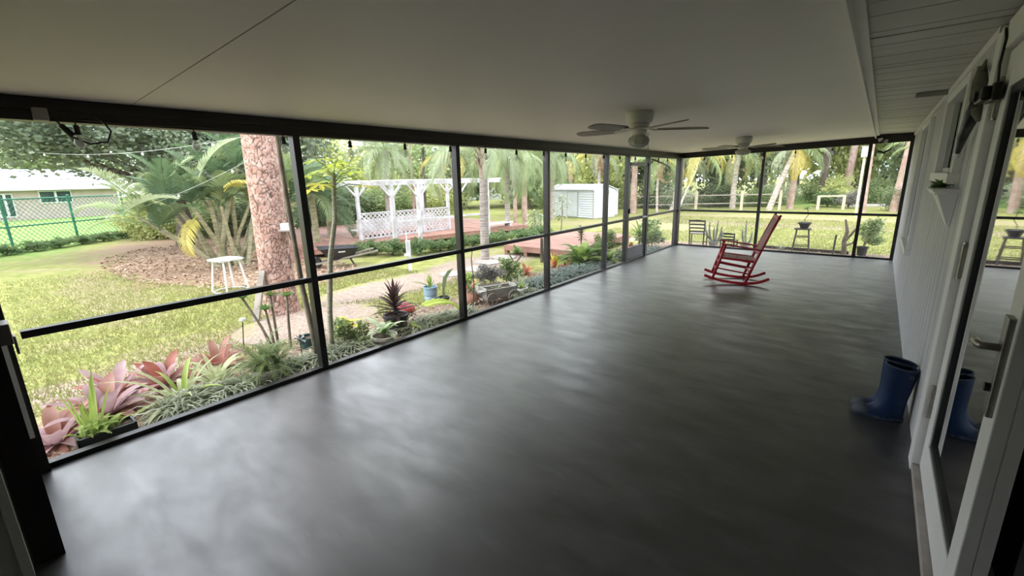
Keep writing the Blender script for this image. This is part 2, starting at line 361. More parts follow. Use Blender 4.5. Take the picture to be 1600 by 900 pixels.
# ceiling: two sloped panels, the drip trim and the higher soffit by the house
def czz(x): return 2.095+.032*(x-XL)
ce = sempty('ceiling')
for y0, y1 in ((-1.2, .797), (.803, 10.72)):
    a, b_ = XL-.12, -.19
    MB().add([(a, y0, czz(a)), (b_, y0, czz(b_)), (b_, y1, czz(b_)), (a, y1, czz(a)), (a, y0, czz(a)+.09), (b_, y0, czz(b_)+.09), (b_, y1, czz(b_)+.09), (a, y1, czz(a)+.09)],
             [(0, 3, 2, 1), (4, 5, 6, 7), (0, 1, 5, 4), (1, 2, 6, 5), (2, 3, 7, 6), (3, 0, 4, 7)]).build('ceiling_panel', m_ceil, ce)
MB().box(XL-.12, -.19, .78, .82, 2.2, 2.28).build('panel_joint', m_groove, ce)
rf = struct(MB().box(XL-.3, 2.5, -1.4, 10.9, 2.34, 2.42).build('roof', m_roof))
tr = struct(MB().box(-.19, -.175, -1.2, 10.6, 2.165, 2.30).box(-.175, -.135, -1.2, 10.6, 2.214, 2.230).build('trim_1', m_trim))
so = sempty('ceiling_soffit'); y = -1.2; k = 0
while y < 10.6:
    wd = .30; gap = .006 if k != 14 else .02; z = 2.232+(.006 if k % 3 == 1 else 0)
    z = 2.234+(.002 if k % 3 == 1 else 0)
    MB().box(-.175, XR+.02, y+(gap-.004), min(y+.10, 10.66), z, z+.02).box(-.175, XR+.02, y+.103, y+.2, z+.0015, z+.02).box(-.175, XR+.02, y+.203, min(y+wd-.001, 10.66), z, z+.02).build('soffit_board', m_soffit, so)
    y += wd; k += 1
MB().box(-.175, XR+.02, -1.2, 10.66, 2.262, 2.275).build('backing', m_groove, so)
tag(MB().box(.13, .335, 5.30, 5.36, 2.2, 2.228).build('soffit_vent', m_groove), 'small dark strip fixed flat under the soffit beside the house wall', 'vent')

# ---- left screen wall
wl_ = sempty('wall_left')
def screen_mat():
    m = bpy.data.materials.new('insect_screen'); m.use_nodes = True; nt = m.node_tree; n = nt.nodes; l = nt.links; n.clear()
    o = n.new('ShaderNodeOutputMaterial'); tr = n.new('ShaderNodeBsdfTransparent'); d = n.new('ShaderNodeBsdfDiffuse'); ms = n.new('ShaderNodeMixShader')
    d.inputs[0].default_value = (.55, .56, .55, 1); ms.inputs[0].default_value = .13
    l.new(tr.outputs[0], ms.inputs[1]); l.new(d.outputs[0], ms.inputs[2]); l.new(ms.outputs[0], o.inputs[0]); return m
m_scr = screen_mat()
posts = [1.79, 3.545, 5.286, 7.063, 7.883, 8.816]
ZB = 1.972; ZR = .8176
beamL = MB().box(XL-.10, XL+.005, -.1, YF+.08, ZB, 2.115).build('beam', m_black, wl_)
MB().box(XL-.03, XL+.012, -.1, YF, 2.03, 2.045).build('beam_lip', m_rail, wl_)
MB().box(XL-.05, XL+.01, 0, 7.86, -.0, .032).box(XL-.05, XL+.01, 8.84, YF, 0, .032).build('sill', m_rail, wl_)
for i, y in enumerate(posts):
    w2 = .030 if i != 5 else .045
    MB().box(XL-.07, XL+.012, y-w2, y+w2-.005, 0, ZB+.01).build('post', m_rail, wl_, bevel=.003)
MB().box(XL-.09, XL+.03, YF-.06, YF+.06, -.0, 2.1).build('corner_post', m_black, wl_)
yy = [.06]+posts+[YF-.05]
for i in range(len(yy)-1):
    if i == 5: continue
    a, b_ = yy[i]+.03, yy[i+1]-.03
    MB().box(XL-.045, XL+.006, a, b_, ZR-.02, ZR+.022).build('rail', m_rail, wl_)
    for z0, z1 in ((.03, ZR-.02), (ZR+.02, ZB)):
        MB().add([(XL-.02, a-.01, z0), (XL-.02, b_+.01, z0), (XL-.02, b_+.01, z1), (XL-.02, a-.01, z1)], [(0, 1, 2, 3)]).build('screen', m_scr, wl_)
# ---- far screen wall
wf = sempty('wall_far')
def zf(x): return ZB+.01+.028*(x-XL)
MB().add([(XL+.03, YF, zf(XL)), (XR, YF, zf(XR)), (XR, YF, czz(XR)+.07), (XL+.03, YF, czz(XL)+.03), (XL+.03, YF+.08, zf(XL)), (XR, YF+.08, zf(XR)), (XR, YF+.08, czz(XR)+.07), (XL+.03, YF+.08, czz(XL)+.03)],
         [(0, 1, 2, 3), (7, 6, 5, 4), (0, 4, 5, 1), (1, 5, 6, 2), (2, 6, 7, 3), (3, 7, 4, 0)]).build('beam', m_black, wf)
MB().box(XL, XR, YF-.01, YF+.05, 0, .032).build('sill', m_rail, wf)
fx = [XL+.03, -1.94, -.236, XR-.03]
for x in fx[1:3]: MB().box(x-.028, x+.028, YF-.012, YF+.05, 0, zf(x)+.02).build('post', m_rail, wf, bevel=.003)
MB().box(XR-.05, XR, YF-.02, YF+.06, 0, zf(XR)+.02).build('post', m_black, wf)
for i in range(3):
    a, b_ = fx[i]+.028, fx[i+1]-.02
    MB().box(a, b_, YF-.006, YF+.04, ZR-.022, ZR+.022).build('rail', m_rail, wf)
    for z0, z1 in ((.03, ZR-.02), (ZR+.02, None)):
        za, zb_ = (z1 or zf(a)), (z1 or zf(b_))
        MB().add([(a-.01, YF+.02, z0), (b_+.01, YF+.02, z0), (b_+.01, YF+.02, zb_), (a-.01, YF+.02, za)], [(0, 1, 2, 3)]).build('screen', m_scr, wf)
# ---- screen door in the left wall
d1 = sempty('door_1')
a, b_ = 7.915, 8.77
MB().box(XL-.05, XL, a, a+.05, .02, 1.86).box(XL-.05, XL, b_-.05, b_, .02, 1.86).box(XL-.05, XL, a, b_, 1.80, 1.86).box(XL-.048, XL-.002, a, b_, ZR-.03, ZR+.03).box(XL-.05, XL, a, b_, .015, .06).build('door_frame', m_rail, d1)
MB().box(XL-.04, XL-.01, a+.05, b_-.05, .06, .27).build('kick_plate', mat('grey_kick_plate', (.16, .16, .17), (.2, .2, .21), 4, .5), d1)
MB().box(XL-.005, XL+.04, b_-.20, b_-.02, ZR-.012, ZR+.012).build('push_bar', m_wmetal, d1)
MB().box(XL+.0, XL+.03, b_-.85, b_-.82, .93, 1.02).build('latch', m_dark, d1)
for z0, z1 in ((.27, ZR-.03), (ZR+.03, 1.80)):
    MB().add([(XL-.025, a+.05, z0), (XL-.025, b_-.05, z0), (XL-.025, b_-.05, z1), (XL-.025, a+.05, z1)], [(0, 1, 2, 3)]).build('screen', m_scr, d1)
MB().tube([(XL+.02, 8.9, 1.93), (XL+.10, 9.2, 1.86), (XL+.06, 9.75, 1.78)], .016, 8).build('closer_arm', m_rail, d1)
tag(MB().tube([(XL+.03, 9.55, 1.80), (XL+.05, 9.62, 1.83), (XL+.04, 9.70, 1.80)], [.02, .03, .02], 8).build('wall_lamp_head', m_wmetal), 'small white lamp head beside the black door closer at far corner', 'lamp')

# ---- house wall on the right (grooved siding planks)
wr = sempty('wall_right')
def planks(y0, y1, z0, z1):
    y = y0
    while y < y1-.01:
        e = min(y+.168, y1)
        MB().box(XR, XR+.03, y+.0055, e-.0055, z0, z1).build('plank', m_wall, wr); y += .168
W1 = (3.72, 4.92, 1.55, 2.14); W2 = (6.5, 7.8, .72, 2.13)
planks(3.16, W1[0], 0, 2.24); planks(W1[0], W1[1], 0, W1[2]); planks(W1[0], W1[1], W1[3], 2.24)
planks(W1[1], W2[0], 0, 2.24); planks(W2[0], W2[1], 0, W2[2]); planks(W2[0], W2[1], W2[3], 2.24); planks(W2[1], YF+.06, 0, 2.24)
bk = MB()
for (y0, y1, z0, z1) in ((3.1, W1[0], 0, 2.26), (W1[0], W1[1], 0, W1[2]), (W1[0], W1[1], W1[3], 2.26), (W1[1], W2[0], 0, 2.26), (W2[0], W2[1], 0, W2[2]), (W2[0], W2[1], W2[3], 2.26), (W2[1], YF+.06, 0, 2.26)):
    bk.box(XR+.012, XR+.10, y0, y1, z0, z1)
bk.build('sheathing', m_groove, wr)
MB().box(XR-.02, XR+.0, 3.16, YF, 2.185, 2.232).build('frieze_board', m_trim, wr)
for i, (y0, y1, z0, z1) in enumerate((W1, W2)):
    wn_ = sempty('window_%d' % (i+1)); t_ = .06; xo = XR-.04
    MB().box(xo, XR+.04, y0, y0+t_, z0, z1).box(xo, XR+.04, y1-t_, y1, z0, z1).box(xo, XR+.04, y0+t_, y1-t_, z1-t_, z1).box(xo-.015, XR+.04, y0-.02, y1+.02, z0-.03, z0+.03).build('window_frame', m_trim, wn_, bevel=.004)
    ym = (y0+y1)/2
    MB().box(XR+.0, XR+.03, y0+t_, y1-t_, z0+.03, z0+.06).box(XR, XR+.03, y0+t_, y0+t_+.03, z0, z1-t_).box(XR, XR+.03, y1-t_-.03, y1-t_, z0, z1-t_).box(XR, XR+.03, ym-.015, ym+.015, z0, z1-t_).build('sash', m_white, wn_)
    MB().box(XR+.035, XR+.05, y0+t_, y1-t_, z0+.03, z1-t_).build('pane', m_glassd, wn_)
    MB().box(XR+.06, XR+.07, y0, y1, z0, z1).build('dark_room_sheet', m_int, wn_)  # near-black sheet standing in for the unlit room behind the pane

# ---- glazed double door at right
def clear_glass():
    m = bpy.data.materials.new('bulb_glass'); m.use_nodes = True; nt = m.node_tree; n = nt.nodes; l = nt.links; n.clear()
    o = n.new('ShaderNodeOutputMaterial'); tr = n.new('ShaderNodeBsdfTransparent'); gl = n.new('ShaderNodeBsdfPrincipled'); ms = n.new('ShaderNodeMixShader')
    gl.inputs['Base Color'].default_value = (.8, .8, .76, 1); gl.inputs['Roughness'].default_value = .1; ms.inputs[0].default_value = .42
    l.new(tr.outputs[0], ms.inputs[1]); l.new(gl.outputs[0], ms.inputs[2]); l.new(ms.outputs[0], o.inputs[0]); return m
m_bulb = clear_glass()
def glass_mat():
    m = bpy.data.materials.new('door_glass'); m.use_nodes = True; nt = m.node_tree; n = nt.nodes; l = nt.links; n.clear()
    o = n.new('ShaderNodeOutputMaterial'); tr = n.new('ShaderNodeBsdfTransparent'); gl = n.new('ShaderNodeBsdfGlossy'); ms = n.new('ShaderNodeMixShader'); fr = n.new('ShaderNodeFresnel')
    tr.inputs[0].default_value = (.35, .38, .40, 1); gl.inputs['Roughness'].default_value = .02; fr.inputs[0].default_value = 1.3
    l.new(fr.outputs[0], ms.inputs[0]); l.new(tr.outputs[0], ms.inputs[1]); l.new(gl.outputs[0], ms.inputs[2]); l.new(ms.outputs[0], o.inputs[0]); return m
m_glass = glass_mat()
d2 = sempty('door_2')
MB().box(XR-.022, XR+.12, 3.02, 3.16, 0, 2.20).box(XR-.010, XR+.12, -1.2, 3.02, 2.10, 2.22).build('casing', m_trim, d2, bevel=.004)
MB().box(XR-.015, XR+.2, .2, 3.02, 0, .045).build('threshold', m_conc, d2)
def leaf_door(y0, y1, x):
    p = MB().box(x, x+.04, y0, y0+.13, .05, 2.09).box(x, x+.04, y1-.13, y1, .05, 2.09).box(x, x+.04, y0+.13, y1-.13, 1.93, 2.09).box(x, x+.04, y0+.13, y1-.13, .05, .23)
    o = p.build('door_leaf', m_trim, d2, bevel=.004)
    MB().box(x+.008, x+.032, y0+.13, y0+.16, .23, 1.93).box(x+.008, x+.032, y1-.16, y1-.13, .23, 1.93).box(x+.008, x+.032, y0+.16, y1-.16, .23, .26).box(x+.008, x+.032, y0+.16, y1-.16, 1.90, 1.93).build('glazing_bead', m_dark, o)
    MB().add([(x+.02, y0+.14, .24), (x+.02, y1-.14, .24), (x+.02, y1-.14, 1.92), (x+.02, y0+.14, 1.92)], [(0, 1, 2, 3)]).build('pane', m_glass, o)
    return o
dl = leaf_door(1.86, 3.00, XR+.012)
for z in (.42, 1.17, 1.9): MB().tube([(XR+.004, 3.01, z-.09), (XR+.004, 3.01, z+.09)], .012, 8).box(XR-.004, XR+.014, 2.985, 3.035, z-.08, z+.08).build('hinge', m_steel, dl)
hz = 1.02
MB().box(XR-.004, XR+.014, 1.88, 1.94, hz-.17, hz+.15).build('lock_plate', m_steel, dl, bevel=.003)
MB().tube([(XR+.005, 1.91, hz+.05), (XR-.045, 1.91, hz+.05), (XR-.05, 1.925, hz+.05), (XR-.045, 2.00, hz+.04)], .012, 8).build('lever_handle', m_steel, dl, smooth=True)
MB().lathe([(0, -.012), (.014, -.012), (.014, .012), (0, .012)], 12).xf(Matrix.Translation((XR-.005, 1.91, hz-.08)) @ Matrix.Rotation(R(90), 4, 'Y')).build('keyhole', m_dark, dl)
MB().box(XR+.052, XR+.085, 1.86, 1.90, .05, 2.09).build('astragal', m_trim, d2)
MB().box(XR+.13, XR+.16, 1.02, 1.84, .05, 2.09).build('dark_opening_sheet', m_int, d2)  # near-black sheet standing in for the dark interior beside the leaf
MB().box(XR-.045, XR+.12, .80, 1.10, 0, 2.2).build('casing', m_trim, d2, bevel=.004)
# dark room behind the glass
rm = sempty('wall_interior')
MB().box(1.6, 1.65, -1.2, 4.2, 0, 2.3).box(XR+.16, 1.65, 4.1, 4.15, 0, 2.3).box(XR+.16, 1.65, -1.2, -1.15, 0, 2.3).build('room_wall', m_int, rm)
MB().box(XR+.2, 1.6, -1.2, 4.1, -.1, 0).build('room_floor', m_int, rm)
MB().box(XR+.1, 2.4, 3.16, YF+.06, 2.26, 2.34).box(XR+.1, 1.65, -1.2, 3.2, 2.26, 2.34).build('room_ceiling', m_int, rm)
struct(MB().box(XR+.1, 2.4, YF-.02, YF+.06, -.1, 2.34).build('wall_end', m_wall))

# ---- near end wall beside the camera
wn2 = sempty('wall_near')
MB().box(-3.75, XR+.1, -1.2, -1.1, 0, 2.3).build('wall_panel', m_wall, wn2)
MB().box(-3.60, -2.68, -.30, -.06, 0, 2.12).build('wall_panel', m_wall, wn2)
MB().box(XL-.09, XL+.05, -.30, .050, -.02, 2.1).build('corner_post', m_black, wn2)
MB().box(-3.3, -2.66, -.09, .006, 0, 2.1).build('door_jamb', m_black, wn2)
MB().box(-2.66, -2.56, -.125, -.095, 0, 2.1).build('jamb_trim', m_white, wn2)
MB().box(-2.66, -2.58, -1.1, -.125, 0, 2.1).build('side_panel', m_wall, wn2)
MB().box(-3.52, -3.44, .004, .028, .28, 2.1).build('inner_stop', m_trim, wn2)
lk = tag(MB().box(-3.2, -3.08, .006, .05, .90, 1.0).box(-3.17, -3.11, .05, .06, .84, .93).build('latch_box', m_steel, bevel=.004), 'grey metal latch box on the near black door post', 'latch')

# =============================================================== THINGS ON THE PORCH
# ---- red rocking chair (profile: x forward, z up)
def rocking_chair():
    t = thing('rocking_chair', 'red wooden rocking chair with woven cane seat and back, alone on the floor', 'chair', (-1.345, 7.17, 0), R(180+16))
    W = .47
    arc = [(.60, .098), (.50, .060), (.38, .030), (.24, .010), (.10, .001), (0, .003), (-.10, .018), (-.19, .050), (-.27, .090)]
    for s in (0, -W):
        mb = MB()
        for (a, b) in zip(arc[:-1], arc[1:]): mb.beam((a[0], s, a[1]+.02), (b[0], s, b[1]+.02), .028, .04)
        mb.build('rocker', m_red, t, bevel=.004)
        MB().tube([(.485, s, .07), (.41, s, .33), (.335, s, .60)], [.018, .022, .017], 10).build('front_leg', m_red, t, smooth=True)
        MB().tube([(.03, s, .04), (-.05, s, .30), (-.12, s, .50), (-.215, s, .76), (-.325, s, 1.03)], [.018, .021, .020, .019, .015], 10).build('rear_post', m_red, t, smooth=True)
        MB().beam((.40, s, .605), (-.13, s, .525), .055, .02).build('armrest', m_red, t, bevel=.005)
        for a, b in (((.405, .335), (-.02, .262)), ((.435, .238), (.005, .168))):
            MB().tube([(a[0], s, a[1]), (b[0], s, b[1])], .011, 8).build('side_stretcher', m_red, t)
        MB().beam((.37, s, .395), (-.065, s, .350), .03, .035).build('seat_rail', m_red, t, bevel=.004)
    for p in ((.385, .39), (-.07, .35)): MB().beam((p[0], 0, p[1]), (p[0], -W, p[1]), .03, .03).build('seat_rail', m_red, t, bevel=.004)
    for p in ((.42, .30), (.45, .19), (.0, .2)): MB().tube([(p[0], 0, p[1]), (p[0], -W, p[1])], .011, 8).build('cross_stretcher', m_red, t)
    s_ = MB(); n = 14
    for i in range(n):
        f0, f1 = i/n, (i+.86)/n; x0, x1 = .38-.43*f0, .38-.43*f1; dz = lambda f: .412-.045*f-.012*math.sin(math.pi*f)
        s_.add([(x0, -.012, dz(f0)), (x1, -.012, dz(f1)), (x1, -W+.012, dz(f1)), (x0, -W+.012, dz(f0)), (x0, -.012, dz(f0)-.012), (x1, -.012, dz(f1)-.012), (x1, -W+.012, dz(f1)-.012), (x0, -W+.012, dz(f0)-.012)],
               [(3, 2, 1, 0), (4, 5, 6, 7), (0, 1, 5, 4), (1, 2, 6, 5), (2, 3, 7, 6), (3, 0, 4, 7)])
    o = s_.build('cane_seat', m_cane, t); o['label'] = 'brown woven cane seat'; o['kind'] = 'stuff'
    def bp(z): return -.12-(z-.50)*.388
    o = MB().add([(bp(.47)+.01, -.02, .47), (bp(.97)+.01, -.02, .97), (bp(.97)+.01, -W+.02, .97), (bp(.47)+.01, -W+.02, .47), (bp(.47)-.005, -.02, .47), (bp(.97)-.005, -.02, .97), (bp(.97)-.005, -W+.02, .97), (bp(.47)-.005, -W+.02, .47)],
             [(3, 2, 1, 0), (4, 5, 6, 7), (0, 1, 5, 4), (1, 2, 6, 5), (2, 3, 7, 6), (3, 0, 4, 7)]).build('cane_back', m_cane, t); o['label'] = 'brown woven cane back panel'
    for z in (.465, .985): MB().beam((bp(z), 0, z), (bp(z), -W, z), .035, .045).build('back_rail', m_red, t, bevel=.005)
rocking_chair()

# ---- blue rubber boots: loft of oval sections
def boot(loc, rz, label, first):
    t = thing('rubber_boot', label, 'boot', loc, rz, 'pair of blue rubber boots')
    rings = []
    for z, cx, rx, ry in ((.385, -.015, .082, .062), (.37, -.015, .082, .062), (.30, -.012, .078, .060), (.22, -.008, .071, .056), (.16, -.002, .066, .052), (.11, .008, .072, .050), (.075, .022, .086, .049), (.045, .055, .118, .050), (.022, .066, .130, .052), (.018, .066, .130, .052)):
        ring = []
        for k in range(20):
            a = 2*math.pi*k/20; x = cx+rx*math.cos(a); y = ry*math.sin(a)*(1 if z > .1 else (1-.18*max(0, math.cos(a))*1))
            ring.append((x, y, z+(.012*math.cos(a) if z > .35 else 0)))
        rings.append(ring)
    mb = MB()
    for r in rings: mb.v += r
    for i in range(len(rings)-1):
        for k in range(20):
            k2 = (k+1) % 20; mb.f.append((i*20+k, i*20+k2, (i+1)*20+k2, (i+1)*20+k))
    b = mb.build('boot_body', m_boot, t, smooth=True)
    so_ = b.modifiers.new('s', 'SOLIDIFY'); so_.thickness = .005
    sub = b.modifiers.new('u', 'SUBSURF'); sub.levels = 1; sub.render_levels = 2
    sole = [(.066+.138*math.cos(2*math.pi*k/24), .056*math.sin(2*math.pi*k/24)*(1-.15*max(0, math.cos(2*math.pi*k/24)))) for k in range(24)]
    o = MB().prism(sole, .012, .030).build('sole_band', m_boot2, t, bevel=.003); o['label'] = 'dusty grey rubber band above the sole'
    MB().prism([(x*.97, y*.93) for x, y in sole], 0, .012).build('sole', m_bootd, t)
    cap = MB().lathe([(0, .030), (.030, .026), (.046, .012), (.052, -.004)], 16).xf(Matrix.Translation((.145, 0, .034)) @ Matrix.Diagonal((1.15, 1.0, 1.25, 1)))
    o = cap.build('toe_cap', m_boot2, t, smooth=True); o['label'] = 'scuffed dusty toe cap'
    rim = MB().tube([(-.015+.084*math.cos(2*math.pi*k/20), .064*math.sin(2*math.pi*k/20), .378+.012*math.cos(2*math.pi*k/20)) for k in range(21)], .006, 6)
    rim.build('top_rim', m_boot2, t, smooth=True)
    o = MB().lathe([(0, 0), (.016, 0), (.016, .004), (0, .004)], 16).xf(Matrix.Translation((-.055, .054, .335)) @ Matrix.Rotation(R(-90), 4, 'X') @ Matrix.Diagonal((1.3, .8, 1, 1))).build('oval_patch', m_boot2, t); o['label'] = 'pale oval patch near the top'
boot((.245, 3.615, 0), R(184), 'blue rubber boot nearest the glass door, pale oval patch facing out', 1)
boot((.238, 3.715, 0), R(182), 'blue rubber boot standing behind its mate against the siding', 0)

# ---- ceiling fans
def ceiling_fan(label, loc, a0, flat):
    t = thing('ceiling_fan', label, 'fan', (loc[0], loc[1], 0), 0, 'white ceiling fans under the porch ceiling')
    zc = czz(loc[0])+.004
    MB().lathe([(0, zc), (.112, zc), (.120, zc-.012), (.120, zc-.050), (.112, zc-.085), (.098, zc-.10), (0, zc-.10)], 32).build('motor_housing', m_fan, t, smooth=True)
    o = MB().lathe([(.075, zc-.10), (.088, zc-.105), (.088, zc-.113), (.08, zc-.118), (.09, zc-.123), (.08, zc-.135), (0, zc-.135)], 32).build('motor_band', m_fan, t, smooth=True)
    zb = zc-.150
    me = mi = None
    for k in range(5):
        a = R(a0+72*k)
        if me is None:
            prof = [(.17, .030), (.22, .052), (.45, .066), (.56, .060), (.605, .040), (.615, .015)]
            top = [(x, w_) for x, w_ in prof]+[(x, -w_) for x, w_ in reversed(prof)]
            me = MB().prism(top, -.004, .004).xf(Matrix.Rotation(R(12), 4, 'X')).mesh('fan_blade', m_blade)
            mi = MB().beam((.05, 0, .012), (.13, 0, -.006), .03, .008).prism([(.12, -.018), (.19, -.045), (.235, -.022), (.235, .022), (.19, .045), (.12, .018)], -.010, -.004).xf(Matrix.Rotation(R(8), 4, 'X')).mesh('blade_iron', m_fan)
        b = inst('blade', me, t, (0, 0, zb), (0, 0, a)); inst('blade_iron', mi, b)
    MB().lathe([(0, zb+.02), (.062, zb+.02), (.070, zb+.002), (.066, zb-.03), (.052, zb-.045), (0, zb-.045)], 28).build('switch_housing', m_fan, t, smooth=True)
    z0 = zb-.04
    pf = [(.050, 0), (.062, -.012), (.092, -.035), (.100, -.062), (.086, -.092), (.045, -.115), (.0, -.125)] if not flat else [(.070, 0), (.105, -.012), (.112, -.035), (.098, -.06), (.055, -.078), (0, -.083)]
    mb = MB(); n = 8 if not flat else 28
    mb.lathe([(r, z0+z) for r, z in pf], n)
    mb.build('glass_shade', m_shade, t, smooth=flat)
    MB().tube([(.075, .03, z0+.01), (.078, .03, z0-.16)], .0022, 5).lathe([(0, .008), (.006, 0), (0, -.012)], 8, (.078, .03, z0-.165)).build('pull_chain', m_steel, t)
ceiling_fan('nearer white ceiling fan with faceted glass light shade and pull chain', (-1.74, 3.97), 39, False)
ceiling_fan('farther white ceiling fan with rounded bowl light near the end wall', (-1.74, 7.88), 35, True)

# ---- wall planter shelf, camera-like black fixture and ornament
t = thing('wall_shelf', 'white triangular corbel shelf on the siding between window and door', 'shelf', (XR, 3.76, 1.405))
MB().box(-.105, 0, -.22, .22, .055, .072).box(-.115, 0, -.24, .24, .072, .085).build('shelf_board', m_trim, t, bevel=.004)
MB().add([(0, -.17, .055), (-.09, -.17, .055), (-.015, -.05, -.13), (0, -.05, -.15), (0, .17, .055), (-.09, .17, .055), (-.015, .05, -.13), (0, .05, -.15)], [(0, 1, 2, 3), (7, 6, 5, 4), (0, 4, 5, 1), (1, 5, 6, 2), (2, 6, 7, 3), (3, 7, 4, 0)]).build('corbel', m_trim, t, bevel=.005)

def rosette(t, n, length, width, mats, tilt=(20, 75), curl=60, seed=0, fold=.35, tip=.15, part='leaf', segs=6, base=0., asc=0, zoff=0.):
    q = random.Random(seed); meshes = []
    if width > .036: segs = 8
    for v in range(3):
        L = length*(1, .85, .72)[v]; pts = []; p = Vector((0, 0, 0)); el = 0.
        for i in range(segs+1):
            pts.append(tuple(p)); el -= R(curl*(.7+.3*v))/segs*(i/segs*1.6+.2)
            p = p+Vector((math.cos(el), 0, math.sin(el)))*L/segs
        wd = [width*(.55+.45*min(1, i/segs*3)) if i < segs*.55 else width*max(tip*.3, 1-((i/segs-.55)/.45)**(3. if width > .036 else 1.6)) for i in range(segs+1)]
        wd[-1] = width*.03
        meshes.append(MB().strip(pts, wd, (0, 1, 0), fold).mesh(part, mats[v % len(mats)], True))
    for i in range(n):
        f = i/max(1, n-1)
        el = tilt[0]+(tilt[1]-tilt[0])*f+q.uniform(-6, 6); az = i*137.5+q.uniform(-12, 12)
        me = meshes[q.randrange(3)]
        inst(part, me, t, (base*math.cos(R(az)), base*math.sin(R(az)), zoff+asc*f), (0, -R(el), R(az)), q.uniform(.85, 1.1))
t = thing('shelf_plant', 'small leafy green plant sitting on the white corbel shelf', 'plant', (XR-.06, 3.92, 1.49))
rosette(t, 34, .085, .018, [l_green, l_mid], (5, 70), 50, 3, segs=3)
t = thing('security_camera', 'black box camera on the siding with its cable running up to the soffit', 'camera', (XR, 2.98, 1.92))
MB().box(-.03, 0, -.09, .10, -.035, .04).box(-.06, -.03, -.06, .14, -.03, .03).build('camera_body', m_orn, t, bevel=.008)
MB().lathe([(0, .012), (.024, .012), (.024, 0), (0, 0)], 16).xf(Matrix.Translation((-.06, .06, 0)) @ Matrix.Rotation(R(-90), 4, 'Y')).build('lens', m_dark, t)
MB().tube([(-.012, -.03, .03), (-.014, .02, .12), (-.014, -.01, .22), (-.016, .04, .268), (-.02, .14, .275)], .005, 6).build('cable', m_orn, t, smooth=True)
t = thing('wall_ornament', 'dark long-bodied sculpted ornament hanging on the siding below the black camera', 'ornament', (XR, 3.36, 1.88))
MB().tube([(-.03, .02, .21), (-.035, -.04, .14), (-.035, -.12, .06), (-.035, -.20, -.02), (-.03, -.22, -.06)], [.018, .03, .034, .024, .008], 10).build('body', m_orn2, t, smooth=True)
MB().tube([(-.045, -.20, .05), (-.045, -.16, -.02), (-.045, -.04, -.06), (-.045, .08, -.11), (-.045, .17, -.19)], [.02, .03, .026, .022, .012], 10).build('limb', m_orn, t, smooth=True)
MB().tube([(-.03, .0, .19), (-.03, .12, .22), (-.03, .20, .245)], [.016, .011, .004], 6).tube([(-.03, .0, .19), (-.03, -.06, .235)], [.016, .004], 6).build('fin', m_orn2, t)
o = MB().lathe([(0, .02), (.016, .012), (.02, 0), (.012, -.014), (0, -.02)], 12, (-.045, .18, -.205)).build('pale_tip', m_trim, t, smooth=True); o['label'] = 'pale rounded tip'

# ---- string lights under the beam
cordp = []; ys = [.52, 1.09, 1.67, 2.23, 2.81, 3.40, 3.95, 4.52, 5.11, 5.66, 6.23, 6.81, 7.40, 8.04, 9.16, 9.66]
bulb_me = [MB().lathe([(0, 0), (.009, 0), (.0125, -.006), (.0135, -.034), (.016, -.040), (.016, -.048), (0, -.048)], 12).tube([(0, 0, -.002), (0, 0, .035)], .004, 6).mesh('socket', m_orn, True),
           MB().lathe([(.009, -.046), (.010, -.054), (.019, -.070), (.024, -.086), (.021, -.102), (.011, -.112), (0, -.115)], 16).mesh('glass_bulb', m_bulb, True)]
xl = XL+.045
def bulb(loc, label, grp='clear bulbs of the string lights under the beam', sc=1.1, rot=(0, 0, 0)):
    t = thing('string_light_bulb', label, 'bulb', loc, 0, grp); t.rotation_euler = rot
    inst('socket', bulb_me[0], t, sc=sc); inst('glass', bulb_me[1], t, sc=sc)
where = ['beside the looped plug', 'above the palm clump', 'just left of the first screen post', 'above the papaya tree', 'above the left part of the white pergola', 'just left of the second screen post',
         'first to the right of the second screen post', 'in the third bay, nearer the third post', 'just left of the third screen post', 'above the middle of the white shed', 'above the right end of the white shed', 'just left of the fourth screen post',
         'in the narrow bay left of the screen door', 'over the screen door', 'left of the far corner, by the door closer', 'in the far left corner']
for y, wl2 in zip(ys, where):
    bulb((xl, y, 1.955), 'black-socket bulb on left beam '+wl2)
pts = []
for i in range(len(ys)):
    pts.append((xl, ys[i], 1.988))
    if i < len(ys)-1: pts.append((xl, (ys[i]+ys[i+1])/2, 1.975))
pts += [(xl, 10.2, 1.975), (XL+.08, YF-.06, 1.99)]
fxs = [-3.1, -2.54, -1.97, -1.39, -.80]
for x in fxs: pts += [(x-.28, YF-.05, zf(x)-.005), (x, YF-.05, zf(x)+.012)]
pts += [(-.3, YF-.05, zf(-.3)+.01), (-.12, YF-.05, zf(-.1)+.01)]
tag(MB().tube(pts, .0045, 5).build('light_string', m_orn, smooth=True), 'black cord of the string lights running along the beams', 'cord')
for x, wl2 in zip(fxs, ['left of the far coconut palm', 'below the farther fan', 'just left of the middle mullion', 'right of the middle mullion', 'before the dark palm trunk']):
    bulb((x, YF-.05, zf(x)-.02), 'clear bulb hanging from the far beam '+wl2)
t = thing('looped_plug', 'black plug and looped cord end of the string lights at near left beam', 'plug', (XL+.06, .44, 1.98))
MB().tube([(0, .0, .0), (0, .02, -.04), (0, .05, -.09), (0, .12, -.125), (0, .20, -.11), (0, .225, -.05), (0, .20, .0), (0, .16, .03)], .006, 6).build('cord_loop', m_orn, t, smooth=True)
MB().tube([(0, .015, -.03), (0, .055, -.085)], [.014, .018], 8).build('plug_body', m_orn, t)
tag(MB().box(XL+.006, XL+.05, .36, .42, 1.97, 2.035).build('outlet_box', m_graypot, bevel=.005), 'small grey outlet box on the beam above the looped plug', 'outlet')
t = thing('flood_light', 'twin-headed flood light with dangling wires on the far beam at right', 'lamp', (-.08, YF-.03, 2.14))
